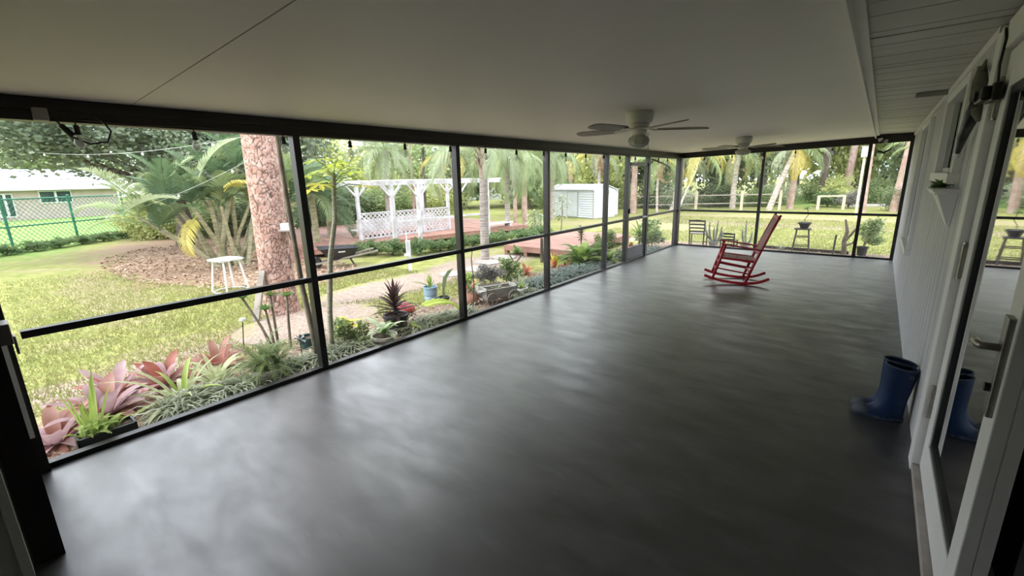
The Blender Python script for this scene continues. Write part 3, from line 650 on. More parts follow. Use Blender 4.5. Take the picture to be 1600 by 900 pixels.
MB().lathe([(0, 0), (.02, 0), (.032, -.07), (0, -.07)], 14).xf(Matrix.Translation((0, -.02, .02)) @ Matrix.Rotation(R(65), 4, 'Y')).build('lamp_head', m_white, t, smooth=True)
MB().lathe([(0, 0), (.02, 0), (.032, -.06), (0, -.06)], 14).xf(Matrix.Translation((.06, -.03, .0)) @ Matrix.Rotation(R(20), 4, 'Y')).build('lamp_head', m_graypot, t, smooth=True)
MB().tube([(-.06, -.03, .0), (-.09, -.03, -.10), (-.07, -.03, -.19), (-.02, -.03, -.22)], .005, 5).tube([(.16, -.03, -.02), (.15, -.03, -.12), (.10, -.03, -.18), (.02, -.03, -.22)], .005, 5).build('wire', m_orn, t, smooth=True)
MB().tube([(-.04, -.03, -.19), (.06, -.03, -.235)], [.014, .018], 8).tube([(.05, -.03, -.21), (.13, -.03, -.17)], [.018, .014], 8).build('wire_connector', m_orn, t)

# =============================================================== GARDEN BUILDERS
def crown_mesh(name, n, seed, size, m, clumps=46, spread=.24, inner=.35, droop=.0, asp=.45):
    q = np.random.default_rng(seed)
    d = q.normal(size=(clumps, 3)); d /= np.linalg.norm(d, axis=1)[:, None]; cc = d*q.uniform(inner, .86, (clumps, 1))
    c = cc[q.integers(0, clumps, n)]+q.normal(size=(n, 3))*spread*.6
    if droop: c[:, 2] -= droop*np.abs(q.normal(size=n))*np.linalg.norm(c[:, :2], axis=1)
    u = q.normal(size=(n, 3)); u[:, 2] -= .3; u /= np.linalg.norm(u, axis=1)[:, None]
    v = np.cross(u, q.normal(size=(n, 3))); v /= np.linalg.norm(v, axis=1)[:, None]; w_ = np.cross(u, v)
    s = size*q.uniform(.6, 1.25, (n, 1))
    V = np.stack([c, c+u*s*.5+v*s*asp+w_*s*.08, c+u*s, c+u*s*.5-v*s*asp+w_*s*.08], 1).reshape(-1, 3)
    return np_mesh(name, V, np.arange(4*n).reshape(n, 4), m)
def branchy(h, r0, seed, lean=(0, 0), nb=5, top=.9, spread=.5):
    q = random.Random(seed); mb = MB(); pts = [(0, 0, -.05)]
    for i in range(1, 6): f = i/5; pts.append((lean[0]*f+q.uniform(-.03, .03)*h*.3, lean[1]*f+q.uniform(-.03, .03)*h*.3, h*f))
    mb.tube(pts, [r0*1.25]+[r0*(1-.5*i/5) for i in range(1, 6)], 9)
    for k in range(nb):
        a = q.uniform(0, 6.28); f = q.uniform(.5, .95); i = int(f*5); p = Vector(pts[i]); L = h*spread*q.uniform(.7, 1.1)
        e = p+Vector((math.cos(a)*L, math.sin(a)*L, L*q.uniform(.4, .9))); md = (p+e)/2+Vector((0, 0, -.05*h))
        mb.tube([p, md, e], [r0*.45, r0*.3, r0*.1], 6)
    return mb
def frond_mesh(name, L, pairs, ll, m, curve=70, ldroop=30, lw=.016, vee=25, seed=0, start=.12, rad=.012, ragged=0.):
    q = random.Random(seed); mb = MB(); n = 14; pts = []; p = Vector((0, 0, 0)); dirs = []
    el = 0.
    for i in range(n+1):
        pts.append(p.copy()); dirs.append(el); el -= R(curve)/n*(.3+1.4*i/n)
        p = p+Vector((math.cos(el), 0, math.sin(el)))*L/n
    mb.tube(pts, [rad*(1-.85*i/n) for i in range(n+1)], 4, False)
    for k in range(pairs):
        f = start+(1-start)*k/(pairs-1); x = f*n; i = min(n-1, int(x)); a = x-i
        P = pts[i].lerp(pts[i+1], a); e = dirs[i]; fw = Vector((math.cos(e), 0, math.sin(e))); up = Vector((-math.sin(e), 0, math.cos(e)))
        s = math.sin(math.pi*min(1, (.18+.80*f)))**.6*ll
        for sd in (-1, 1):
            if ragged and q.random() < ragged: continue
            fa = .45+.5*f+q.uniform(-.12, .12); ln = s*q.uniform(.85, 1.1)
            d0 = (fw*fa+Vector((0, sd, 0))+up*math.tan(R(vee))*.8).normalized()
            d1 = (d0+Vector((0, 0, -1))*math.tan(R(ldroop))*1.0).normalized()
            d2 = (d1+Vector((0, 0, -1))*math.tan(R(ldroop))*1.2).normalized()
            A = P; B = A+d0*ln*.35; Cc = B+d1*ln*.35; D = Cc+d2*ln*.3; wv = fw*lw
            o = len(mb.v); mb.v += [tuple(A-wv*.4), tuple(A+wv*.4), tuple(B-wv), tuple(B+wv), tuple(Cc-wv*.8), tuple(Cc+wv*.8), tuple(D)]
            mb.f += [(o, o+1, o+3, o+2), (o+2, o+3, o+5, o+4), (o+4, o+5, o+6)]
    return mb.mesh(name, m)
def put_fronds(t, me_list, n, z, elev, seed, az0=0, x=0, y=0, sc=(.85, 1.1), spread=360, part='frond'):
    q = random.Random(seed)
    for i in range(n):
        f = i/max(1, n-1); az = R(az0+(i*137.5) % spread+q.uniform(-10, 10)); el = R(elev[0]+(elev[1]-elev[0])*f+q.uniform(-6, 6))
        inst(part, me_list[q.randrange(len(me_list))], t, (x, y, z), (q.uniform(-.25, .25), -el, az), q.uniform(*sc))
fr_q = [frond_mesh('queen_frond', 1.9, 64, .46, l_frond, 125, 52, .012, 10, 1), frond_mesh('queen_frond', 1.9, 64, .46, l_frondg, 145, 58, .012, 5, 2)]
fr_a = [frond_mesh('areca_frond', 1.35, 42, .36, l_frondd, 80, 22, .016, 30, 3), frond_mesh('areca_frond', 1.3, 42, .38, l_frondd, 95, 28, .016, 22, 4), frond_mesh('areca_frond', 1.3, 42, .36, l_frond, 85, 26, .016, 26, 5)]
fr_y = [frond_mesh('yellow_frond', 1.0, 36, .34, l_frondy, 110, 35, .016, 15, 6)]
fr_s = [frond_mesh('silver_frond', 1.1, 46, .30, l_frondg, 45, 12, .013, 35, 7)]
fr_c = [frond_mesh('coconut_frond', 2.2, 46, .50, l_frond, 105, 40, .015, 12, 8), frond_mesh('coconut_frond', 2.2, 46, .50, l_pale, 120, 45, .012, 12, 18), frond_mesh('coconut_frond', 2.0, 46, .45, l_frond, 95, 40, .013, 12, 28), frond_mesh('coconut_frond', 2.2, 46, .5, l_frondy, 125, 45, .015, 8, 9)]
fr_b = [frond_mesh('dead_frond', 1.5, 38, .40, l_frondb, 150, 60, .014, 0, 10, ragged=.2)]

def ringed_trunk(mb, pts, r0, r1, step=.07, n=12, amp=.05):
    P = [Vector(p) for p in pts]; L = [0]
    for a, b in zip(P[:-1], P[1:]): L.append(L[-1]+(b-a).length)
    k = int(L[-1]/step); q = []; rr = []
    for i in range(k+1):
        for ph in (0., .75):
            s = min(L[-1], (i+ph)*step); j = max(0, min(len(L)-2, next((u for u in range(len(L)-1) if L[u+1] >= s), len(L)-2)))
            a = (s-L[j])/(L[j+1]-L[j]); q.append(P[j].lerp(P[j+1], a)); rr.append((r0+(r1-r0)*s/L[-1])*(1+amp*(1 if ph else -.4)))
            if s >= L[-1]: break
    return mb.tube(q, rr, n)
def palm_tree(name, label, loc, trunk_pts, r0, r1, tm, fronds, nf, elev=(-35, 70), seed=0, boots=0., dead=0, group=None, step=.07, cat='palm tree', sc=(.85, 1.1), az0=0):
    if loc[1] > 18: r0 *= .72; r1 *= .72
    t = thing(name, label, cat, loc, 0, group)
    ringed_trunk(MB(), trunk_pts, r0, r1, step).build('trunk', tm, t)
    top = Vector(trunk_pts[-1]); q = random.Random(seed)
    if boots:
        me = MB().strip([(0, 0, 0), (.02, 0, boots*.5), (.13, 0, boots)], [.05, .035, .02], (0, 1, 0), 0).strip([(.012, 0, 0), (.035, 0, boots*.5), (.14, 0, boots)], [.05, .035, .02], (0, 1, 0), 0).mesh('frond_boot', m_boots)
        for i in range(30):
            a = i*137.5; inst('frond_boot', me, t, (top.x+r1*.8*math.cos(R(a)), top.y+r1*.8*math.sin(R(a)), top.z-.12+i*.03), (0, 0, R(a)), q.uniform(.8, 1.15))
        ringed_trunk(MB(), [tuple(top), (top.x, top.y, top.z+boots*1.9)], r1*1.05, r1*.8, .1).build('crown_shaft', m_boots, t)
        top = top+Vector((0, 0, boots*1.9))
    put_fronds(t, fronds, nf, top.z, elev, seed, az0, top.x, top.y, sc)
    if dead: put_fronds(t, fr_b, dead, top.z-.1, (-75, -50), seed+5, 40, top.x, top.y, (.7, 1))
    return t

# ---- the great pine in front with plated bark
def pine_main():
    q = np.random.default_rng(5); H = 6.2; nth, nz = 150, 760; circ = 2*math.pi
    th = np.linspace(0, circ, nth, endpoint=False); z = np.linspace(-.1, H, nz)
    T, Z = np.meshgrid(th, z); rad = .205-.006*Z+.06*np.exp(-(Z+.1)/.16)
    # bark plates: cells on the unrolled trunk
    N = 3200; pt = np.stack([q.uniform(0, circ, N), q.uniform(-.2, H+.1, N)], 1)
    sx, sz = .205/.036, 1/.066
    P3 = np.stack([np.cos(pt[:, 0])*sx, np.sin(pt[:, 0])*sx, pt[:, 1]*sz], 1)
    D = np.empty((nz, nth)); warp = .25*np.sin(7*T+3*Z)+.2*np.sin(23*Z+4*T)
    Tw = T+warp*.06; Zw = Z+.02*np.sin(9*T+13*Z)
    for i in range(nz):
        a = np.stack([np.cos(Tw[i])*sx, np.sin(Tw[i])*sx, Zw[i]*sz], 1); near = P3[np.abs(P3[:, 2]-a[:, 2].mean()) < 4.5]
        d = np.sqrt(((a[:, None]-near[None])**2).sum(2)); d.partition(1, axis=1); D[i] = d[:, 1]-d[:, 0]
    k = np.clip((D-.02)/.16, 0, 1); k = k*k*(3-2*k)
    rr = rad+k*.008+q.normal(size=D.shape)*.0009
    lx, ly = -.10*Z/H*1.2, .12*Z/H
    V = np.stack([rr*np.cos(T)+lx, rr*np.sin(T)+ly, Z], 2).reshape(-1, 3)
    i, j = np.meshgrid(np.arange(nz-1), np.arange(nth), indexing='ij'); j2 = (j+1) % nth
    Fq = np.stack([i*nth+j, i*nth+j2, (i+1)*nth+j2, (i+1)*nth+j], 2).reshape(-1, 4)
    me = np_mesh('pine_trunk', V, Fq, m_pine); at = me.attributes.new('crack', 'FLOAT', 'POINT'); at.data.foreach_set('value', (1-k).ravel().astype(np.float32))
    t = thing('pine_tree', 'large pine with thick pinkish plated bark rising just beyond the screen', 'tree', (-6.3, 2.6, GZ))
    inst('trunk', me, t)
    inst('crown', crown_mesh('pine_crown', 6000, 77, .16, l_dark, asp=.12), t, (-.1, .1, 6.9), sc=(2.0, 2.0, 1.5))
pine_main()
t = thing('ladder_plank', 'grey weathered plank leaning against the foot of the large pine', 'plank', (-6.0, 2.28, GZ))
MB().beam((-.12, -.1, 0), (-.24, .12, .62), .09, .03).build('plank', m_wood, t)
# slim leaning trunk close to the screen
def slim_tree():
    t = thing('slim_tree', 'slim leaning grey-brown trunk close behind the first screen post', 'tree', (-4.0, 1.93, GZ))
    MB().tube([(0, 0, -.03), (-.015, -.03, .40), (-.03, -.06, .8), (-.04, -.07, 1.2), (-.05, -.08, 1.66), (-.05, -.09, 2.2), (-.06, -.06, 3.1), (-.2, 0, 4.2)], [.036, .028, .025, .022, .021, .019, .016, .008], 10).build('trunk', m_vine, t, smooth=True)
    inst('crown', crown_mesh('slim_crown', 900, 70, .14, l_mid), t, (-.2, 0, 4.2), sc=(.8, .8, .6))
slim_tree()
# ---- papaya
def papaya():
    t = thing('papaya_tree', 'young papaya tree with slender pale trunk and bright yellow-green lobed leaves', 'tree', (-4.1, 2.1, GZ))
    ringed_trunk(MB(), [(0, 0, -.03), (.02, .03, .5), (.045, .09, 1.03), (.09, .16, 1.40), (.10, .19, 1.82)], .028, .020, .05, 10, .06).build('trunk', m_papt, t)
    q = random.Random(4)
    def lobed(s):
        pts = []
        for k in range(7):
            a = R(-132+44*k); L = s*(1, .97, .85, .8)[abs(k-3)]; 
            pts.append((math.cos(a-R(13))*L*.62, math.sin(a-R(13))*L*.62)); pts.append((math.cos(a)*L, math.sin(a)*L)); pts.append((math.cos(a+R(13))*L*.62, math.sin(a+R(13))*L*.62))
            if k < 6: pts.append((math.cos(a+R(22))*L*.28, math.sin(a+R(22))*L*.28))
        v = [(0, 0, 0)]+[(x, y, -.18*(x*x+y*y)/s) for x, y in pts]
        return v, [(0, i, i+1) for i in range(1, len(v)-1)]
    for i in range(13):
        az = R(i*137.5); el = R(60-4.6*i); L = .17+.10*q.random()
        e = Vector((math.cos(az)*math.cos(el)*L, math.sin(az)*math.cos(el)*L, math.sin(el)*L*.8)); md = e*.5+Vector((0, 0, .03))
        pe = MB().tube([(0, 0, 0), md, e], .005, 5).build('petiole', l_lime, t); pe.location = (.10, .19, 1.80-.012*i)
        v, f = lobed(.17); lf = MB().add(v, f).build('leaf', l_pap if i < 10 else l_yleaf, pe); lf.location = e; lf.rotation_euler = (q.uniform(-.2, .2), R(-4)+q.uniform(0, .25), az)
papaya()

# ---- areca clump behind
def areca():
    t = thing('palm_clump', 'big clump of feathery palms with many thin leaning stems beside the pine', 'palm', (-11.06, 3.6, GZ))
    q = random.Random(12)
    tips = [(.2, -.55, 1.2), (.0, -.9, 1.15), (-.3, -1.35, 1.05), (.3, .55, 1.3), (.4, .9, 1.4), (-.2, .1, 1.7), (.2, .2, 1.5), (-.4, -.3, 1.6), (.5, 1.3, 1.5), (-.6, .6, 1.8), (.1, -.2, 1.35), (.3, .35, 1.9), (-.2, 1.0, 1.7), (.4, -.1, 1.2), (-.5, -.8, 1.5), (0, .75, 1.15), (.1, 1.6, 1.2), (-.1, -1.1, .8)]
    for i, (dx, dy, h) in enumerate(tips):
        b = (q.uniform(-.25, .25)+dx*.15, q.uniform(-.3, .3)+dy*.2)
        pts = [(b[0], b[1], -.03), (b[0]*.6+dx*.4, b[1]*.6+dy*.38, h*.5), (dx, dy, h*1.1)]
        r = q.uniform(.034, .055)
        ringed_trunk(MB(), pts, r*1.2, r*.8, .09, 8, .06).build('stem', m_stem, t)
        put_fronds(t, fr_a, 4, h*1.1, (42, 86), i*3+1, q.uniform(0, 360), dx, dy, (.7, .95))
    # the fronds that show singly
    for me, loc, el, az, lb in ((fr_y[0], (.85, -.15, 1.62), 40, 25, 'yellow drooping frond'), (fr_y[0], (.35, -.55, 1.15), -30, -60, 'short yellowing frond low on the clump'), (fr_s[0], (.7, -.5, 1.9), 62, 60, 'silvery stiff frond standing out in front'),
                               (fr_s[0], (.3, -1.5, 1.5), 50, -55, 'silvery frond arching over the left side'), (fr_s[0], (.5, -1.7, 1.3), 30, 40, 'silvery frond arching over the left side')):
        o = inst('frond', me, t, loc, (0, -R(el), R(az)), .95)
        if lb: o['label'] = lb
areca()

# ---- background crowns, shared meshes
cr = {'oak': crown_mesh('oak_crown', 10000, 1, .06, l_oak, 90, .22, .3, .12), 'dark': crown_mesh('dark_crown', 6500, 2, .085, l_dark, 60), 'mid': crown_mesh('mid_crown', 6000, 3, .08, l_mid, 55),
      'yel': crown_mesh('yellow_crown', 5500, 4, .08, l_yel, 50), 'pale': crown_mesh('pale_crown', 6000, 5, .075, l_pale, 55), 'hedge': crown_mesh('hedge_crown', 3500, 6, .15, l_hedge, 40, .2, .2, asp=.22),
      'pine': crown_mesh('needle_crown', 7000, 7, .11, l_pale, 40, .22, .4, asp=.10), 'grey': crown_mesh('twig_crown', 3000, 8, .2, l_grey, 40, .2, .1, asp=.12), 'small': crown_mesh('small_bush', 1200, 9, .2, l_mid, 24, .2, .1, asp=.3), 'lime': crown_mesh('lime_bush', 900, 10, .24, l_lime, 20, .2, .1, asp=.3)}
trunks = [branchy(1, .045, s) for s in (1, 2)]
trk = {'dark': [b.mesh('trunk', m_darkbark) for b in trunks], 'grey': [b.mesh('trunk', m_bark) for b in trunks]}
def tree(label, x, y, h, r, kind, tk='grey', rz_=None, group='trees beyond the garden', low=.35, name='tree', n=0, cat='tree', th=None):
    t = thing(name, label, cat, (x, y, GZ), rnd.uniform(0, 6), group)
    inst('trunk', trk[tk][n % 2], t, sc=(h*.75 if th is None else th,)*3)
    rz_ = rz_ or (h*(1-low)/2)
    inst('crown', cr[kind], t, (0, 0, h-rz_), (0, 0, rnd.uniform(0, 6)), (r, r, rz_))
    return t
def bush(label, x, y, r, h, kind, group=None, cat='shrub', name='shrub', ry=None, rz=0):
    t = thing(name, label, cat, (x, y, GZ), rz, group)
    inst('foliage', cr[kind], t, (0, 0, h*.48), (0, 0, rnd.uniform(0, 6) if ry is None else 0), (r, ry or r, h*.56))
    MB().tube([(0, 0, -.03), (.02, .02, h*.5)], [.03*h+.01, .012], 6).tube([(0, 0, 0), (-.15*r, .1*r, h*.45)], [.02*h+.005, .008], 5).tube([(0, 0, 0), (.15*r, -.2*r, h*.4)], [.02*h+.005, .008], 5).build('stem', m_darkbark, t)
    return t

# =============================================================== FAR: houses, fences, trees
def house(name, label, x, y, wd, dp, wall_h, ridge, m_w, m_r, rz, wins, base=GZ):
    t = thing(name, label, 'house', (x, y, base), rz)
    MB().box(-dp, 0, 0, wd, 0, wall_h).build('wall', m_w, t)
    e = .5
    MB().add([(e, -e, wall_h-.05), (e, wd+e, wall_h-.05), (-dp/2, wd+e-1.2, ridge), (-dp/2, -e+1.2, ridge), (-dp-e, -e, wall_h-.05), (-dp-e, wd+e, wall_h-.05)], [(0, 1, 2, 3), (5, 4, 3, 2), (0, 3, 4), (1, 5, 2), (0, 4, 5, 1)]).build('roof', m_r, t)
    MB().box(.42, e+.03, -e, wd+e, wall_h-.16, wall_h+.0).build('fascia', m_white, t)
    for (y0, y1, z0, z1) in wins:
        f = MB().box(0, .06, y0, y1, z0, z1).build('window', m_white, t); k = 2; ww = (y1-y0)/k
        for i in range(k): MB().box(.05, .08, y0+i*ww+.06, y0+(i+1)*ww-.06, z0+.07, z1-.07).build('pane', m_glassd, f)
    return t
house('house', 'low pink stucco house with pale shingle roof beyond the green fence', -40, -9, 16.2, 9, 1.92, 3.15, m_house, m_roof, R(2), [(12.4, 13.9, .95, 1.72), (7.5, 9.6, .4, 1.72), (10.6, 11.3, .2, 1.6)])
house('house', 'white house glimpsed through the greenery behind the pergola', -34, 22, 12, 8, 1.9, 3.0, m_shed, m_roof, R(-35), [(2, 3.5, .8, 1.5), (6, 7.5, .8, 1.5)])
house('house', 'small house with a blue metal roof far among the right-hand trees', -1.6, 47, 5, 5, 1.75, 2.7, m_shed, m_blueroof, R(-90), [(1, 2, .7, 1.4)])
# green chain-link fence
ft = thing('chain_link_fence', 'green chain-link fence with dark top rail at the left edge of the lawn', 'fence', (0, 0, 0))
A, B_ = Vector((-18.2, -.7, GZ)), Vector((-21.6, 3.9, GZ)); dv = (B_-A); Ln = dv.length; dn = dv.normalized(); Hf = 1.5
for k in range(4):
    p = A+dn*Ln*k/3; MB().tube([p, p+Vector((0, 0, Hf+.05))], .035, 8).lathe([(0, .04), (.04, .02), (.04, 0)], 8, tuple(p+Vector((0, 0, Hf+.05)))).build('post', m_green, ft)
for z in (Hf, .72, .06): MB().tube([A+Vector((0, 0, z)), B_+Vector((0, 0, z))], .022 if z != .06 else .012, 6).build('rail', m_green, ft)
mb = MB(); sp = .145; k = -int(Hf/sp)-1
while k*sp < Ln:
    for sg in (1, -1):
        s0 = k*sp; z0, z1 = 0., Hf; a0, a1 = (s0, s0+Hf) if sg > 0 else (s0+Hf, s0)
        def cut(sa, za, sb, zb_):
            t0, t1 = 0., 1.; ds = sb-sa
            for lim, sgn in ((0, 1), (Ln, -1)):
                v = (lim-sa)/ds
                if ds*sgn > 0: t0 = max(t0, v)
                else: t1 = min(t1, v)
            return t0, t1
        t0, t1 = cut(a0, z0, a1, z1)
        if t1 > t0:
            q0 = A+dn*(a0+(a1-a0)*t0)+Vector((0, 0, Hf*t0)); q1 = A+dn*(a0+(a1-a0)*t1)+Vector((0, 0, Hf*t1))
            mb.tube([q0, q1], .0075, 3, False)
    k += 1
stuff(mb.build('wire_mesh', m_green, ft))
# pale wooden fences at the far side
t = thing('rail_fence', 'pale wooden post-and-rail fence across the back of the yard', 'fence', (0, 0, 0))
pp = [(-9.6, 21.6), (-7.75, 22.2), (-7.0, 23.1), (-5.2, 24.3), (-3.7, 25.2)]
for x, y in pp: MB().beam((x, y, GZ-.05), (x, y, GZ+.95), .11, .11).build('post', m_fencew, t)
for i in range(4):
    for z in (.35, .75): MB().beam((*pp[i], GZ+z), (*pp[i+1], GZ+z), .03, .05).build('rail', m_wood, t)
t = thing('rail_fence', 'short pale wooden fence corner before the grey bush at right', 'fence', (0, 0, 0))
pp = [(-2.2, 25.8), (-1.25, 26.3)]
for x, y in pp: MB().beam((x, y, GZ-.05), (x, y, GZ+.66), .12, .12).build('post', m_fencew, t)
MB().beam((-2.2, 25.8, GZ+.63), (-1.25, 26.3, GZ+.63), .06, .08).build('rail', m_fencew, t)
struct(MB().box(-1.4, 9, 28.6, 30.6, GZ-.02, GZ+.05).build('driveway', m_conc))
tag(MB().box(2.0, 7.5, 31.2, 31.3, GZ, GZ+.5).build('white_wall', m_wmetal), 'low white garden wall beyond the pale driveway', 'wall')

# trees: left, behind the fence and clump
t = thing('oak_tree', 'broad dark oak with small grey-green leaves overhanging the fence and lawn', 'tree', (-16.3, 4.2, GZ))
MB().tube([(0, 0, -.05), (.05, .1, .8), (.0, .0, 1.6), (-.2, .2, 2.6), (-.1, .6, 4.2)], [.26, .2, .18, .16, .08], 10).tube([(0, 0, 1.2), (.6, -1.0, 2.0), (1.2, -2.6, 2.7)], [.12, .09, .04], 7).tube([(0, .1, 1.4), (.5, 1.1, 2.2), (.9, 2.6, 2.9)], [.12, .09, .04], 7).tube([(0, 0, 1.6), (-.8, -1.2, 2.6), (-1.6, -2.9, 3.1)], [.11, .08, .04], 7).build('trunk', m_darkbark, t)
for (x, y, z, a, b, c) in ((.0, .4, 3.6, 2.6, 3.0, 2.2), (.9, -2.3, 3.4, 2.0, 2.3, 1.35), (.6, 2.9, 3.6, 2.2, 2.4, 2.0), (-1.2, -4.6, 3.7, 2.0, 2.4, 1.2), (1.6, .2, 2.9, 1.3, 1.7, 1.3)):
    inst('crown', cr['oak'], t, (x, y, z), (0, 0, rnd.uniform(0, 6)), (a, b, c))
for i, (x, y, r, h, k, lb) in enumerate([(-19.6, 4.3, 1.2, 1.5, 'yel', 'bright leafy shrub at the right end of the green fence'), (-18.4, 5.6, 1.3, 1.4, 'mid', 'rounded shrub in the shade of the oak'), (-17.6, 6.6, 1.2, 1.2, 'dark', 'dark shrub behind the palm clump'),
        (-19.5, 7.5, 1.8, 2.0, 'mid', 'bright leafy shrub showing under the oak crown'), (-21, 5.5, 1.6, 1.9, 'yel', 'yellow-green shrub behind the oak trunk'), (-16.4, 8.6, 1.2, 1.3, 'dark', 'dark shrub left of the red deck'),
        (-17.6, 10.5, 1.4, 1.8, 'dark', 'dense dark shrub at the back corner of the red deck'), (-17.2, 12.4, 1.5, 1.7, 'mid', 'leafy shrub close behind the pergola lattice'), (-16.8, 14.6, 1.6, 1.9, 'yel', 'yellow-green shrub behind the right end of the lattice'), (-19.5, 13.6, 2.0, 2.4, 'yel', 'tall yellow-green bush seen through the pergola')]):
    bush(lb, x, y, r, h, k)
for i in range(9):
    f = i/8; p = A.lerp(B_, f); bush(('low dark hedge plant at foot of green fence, %s in line' % ['leftmost', 'second', 'third', 'fourth', 'middle', 'sixth', 'seventh', 'second from the right', 'rightmost'][i]), p.x+.45, p.y+.2, .42, .34, 'hedge', 'low hedge along the fence')
# background masses (distance rows)
row = [(-54, -4, 12, 6, 'dark'), (-56, 6, 13, 6, 'mid'), (-30, 8.5, 8, 3.2, 'dark'), (-27, 10, 8.5, 4.2, 'mid'), (-24, 8.5, 6, 3, 'dark'), (-25, 14, 8, 4, 'yel'), (-22, 17.5, 7, 3.4, 'mid'), (-26, 20, 9, 4.5, 'pale'), (-21, 21, 7, 3.2, 'dark'),
       (-19, 25, 8, 4, 'yel'), (-23, 28, 9, 4.5, 'pine'), (-16.5, 22, 5, 2.3, 'mid'), (-14.5, 26.5, 8, 3.8, 'dark'), (-18, 32, 9, 4.5, 'mid'), (-12.5, 22.8, 4.5, 2.0, 'yel'), (-12, 31, 9, 4.2, 'dark'), (-10.2, 27.5, 6.5, 2.7, 'mid'), (-9.5, 35, 9, 4.5, 'pine'),
       (-7.4, 29.5, 6, 2.4, 'dark'), (-6, 33, 8, 3.4, 'pale'), (-5.2, 40, 10, 5, 'yel'), (-2.5, 44, 9, 4, 'mid'), (-1.4, 36.5, 7, 2.6, 'yel'), (1.0, 40, 9, 3.8, 'mid'), (1.6, 33, 6, 2.2, 'dark'), (4.5, 36, 9, 4, 'pale'), (3.6, 29.6, 5, 1.9, 'yel'), (8, 40, 10, 5, 'dark'), (-45, -14, 9, 5, 'mid'), (-48, 16, 9, 5.5, 'dark'), (-38, 14, 8, 4.5, 'pale')]
kn = {'dark': 'dark green', 'mid': 'mid green', 'yel': 'yellow-green', 'pale': 'pale grey-green', 'pine': 'thin-needled'}
pl = ['at the far left behind the pink house', 'behind the pink house roof', 'between pink house and oak', 'behind the oak', 'just behind the oak, lower than its neighbours', 'behind the papaya tree', 'behind the left end of the pergola', 'rising far behind the pergola', 'behind the middle of the pergola',
      'behind the second screen post', 'the tallest behind the queen palms', 'small, between the queen palm trunks', 'behind the left edge of the white shed', 'far behind the white shed', 'low, right behind the white shed', 'behind the shed roof ridge', 'behind the screen door', 'far behind the screen door',
      'behind the far left corner post', 'behind the leaning coconut palms', 'beyond the bright far lawn', 'beyond the middle mullion', 'left of the blue-roofed house', 'right of the blue-roofed house', 'behind the grey bush', 'behind the right mullion', 'small, at the driveway edge', 'far at the right behind the house wall edge', 'at the farthest left of all', 'far behind the deck', 'far left of the white house']
for i, ((x, y, h, r, k), p) in enumerate(zip(row, pl)):
    h = h*(.62 if x < -13 else 1.15); r = r*(.9 if x < -13 else 1)
    tree('%s background tree %s' % (kn[k], p), x, y, h, r, k, 'grey' if i % 3 else 'dark', low=.06 if h > 3.4 else 0, n=i)
mids = [(-13.2, 20.2, 1.3, 1.6, 'mid', 'leafy shrub left behind the white shed'), (-8.6, 24.4, 1.2, 1.3, 'pale', 'pale shrub beyond the screen door'), (-7.0, 26.6, 1.3, 1.3, 'dark', 'dark shrub behind the leaning coconut trunks'), (-5.0, 27.8, 1.1, 1.0, 'mid', 'shrub right of the straight coconut palm'), (-9.8, 25, 1.3, 1.8, 'dark', 'dark tall shrub behind the far corner'),
        (-4.4, 29.6, 1.1, 1.3, 'pale', 'silver-green shrub beside the leaning coconut palm'), (-2.7, 31.5, 1.2, 1.6, 'mid', 'green shrub at the end of the bright lawn'), (-2.0, 28, .75, .9, 'hedge', 'dark rounded shrub behind the short fence corner'), (-1.1, 27.3, .6, .95, 'grey', 'bare grey twiggy bush beside the driveway'), (-1.6, 30.0, 1.0, 1.5, 'yel', 'yellow-leaved shrub before the blue-roofed house'),
        (1.0, 26.0, 1.0, 1.3, 'dark', 'dark shrub seen in the right-hand bay'), (2.0, 24.2, .9, 1.1, 'yel', 'yellowish shrub at the right edge of the yard'), (-.1, 31.8, 1.0, 1.3, 'mid', 'mid green shrub behind the driveway'), (-11.8, 23.6, 1.2, 1.9, 'yel', 'bright shrub between pine and shed')]
for (x, y, r, h, k, lb) in mids: bush(lb, x, y, r, h, k)
# pines (straight trunks)
def pine(label, x, y, r, lean=(0, 0), h=8.5, m=None, group='slender pines at the back'):
    if y > 18: r *= .7
    t = thing('pine_tree', label, 'tree', (x, y, GZ), 0, group)
    MB().tube([(lean[0]*f, lean[1]*f, h*f-.05) for f in (0, .15, .3, .5, .75, 1)], [r*1.15, r, r*.93, r*.85, r*.6, r*.2], 10).build('trunk', m or m_pinef, t)
    inst('crown', cr['pine'], t, (lean[0], lean[1], h-.6), (0, 0, rnd.uniform(0, 6)), (2.0, 2.0, 1.5))
for a in [('pinkish pine trunk behind the queen palm fronds', -10.48, 13.7, .095), ('second pinkish pine trunk touching the first, slightly thinner', -10.75, 13.45, .075, (-.2, .3)), ('pine trunk rising behind the shed roof', -13.4, 21.8, .22), ('brown-pink pine trunk framed by the screen door', -9.25, 20.8, .20), ('dark trunk right of the shed roof', -12.0, 21.9, .2, (0, 0), 8, m_darkbark),
          ('slightly leaning pink pine in front of the bright far lawn', -3.38, 26, .20, (.25, 0)), ('pale trunk left of the dark one beyond the far bay', -2.75, 33, .2), ('dark thick trunk above the short fence corner', -2.5, 30.4, .26, (.15, 0), 8.5, m_darkbark), ('wide brown trunk in front of the blue-roofed house', -1.55, 32, .27, (.4, 0)), ('thin trunk beside the white box near the right mullion', -.45, 24, .13, (-.1, 0)),
          ('trunk far left of the middle mullion', -5.0, 34, .25), ('brown trunk just beyond the right-hand bay', .55, 25.5, .2, (.5, 0)), ('thin grey trunk left of the first queen palm', -14.3, 14.0, .10), ('thin trunk behind the pergola', -13.6, 10.9, .05), ('dark bare trunk behind the yellow-green shrubs', -15.5, 13.0, .07, (0, .2), 5, m_darkbark)]:
    pine(*a)
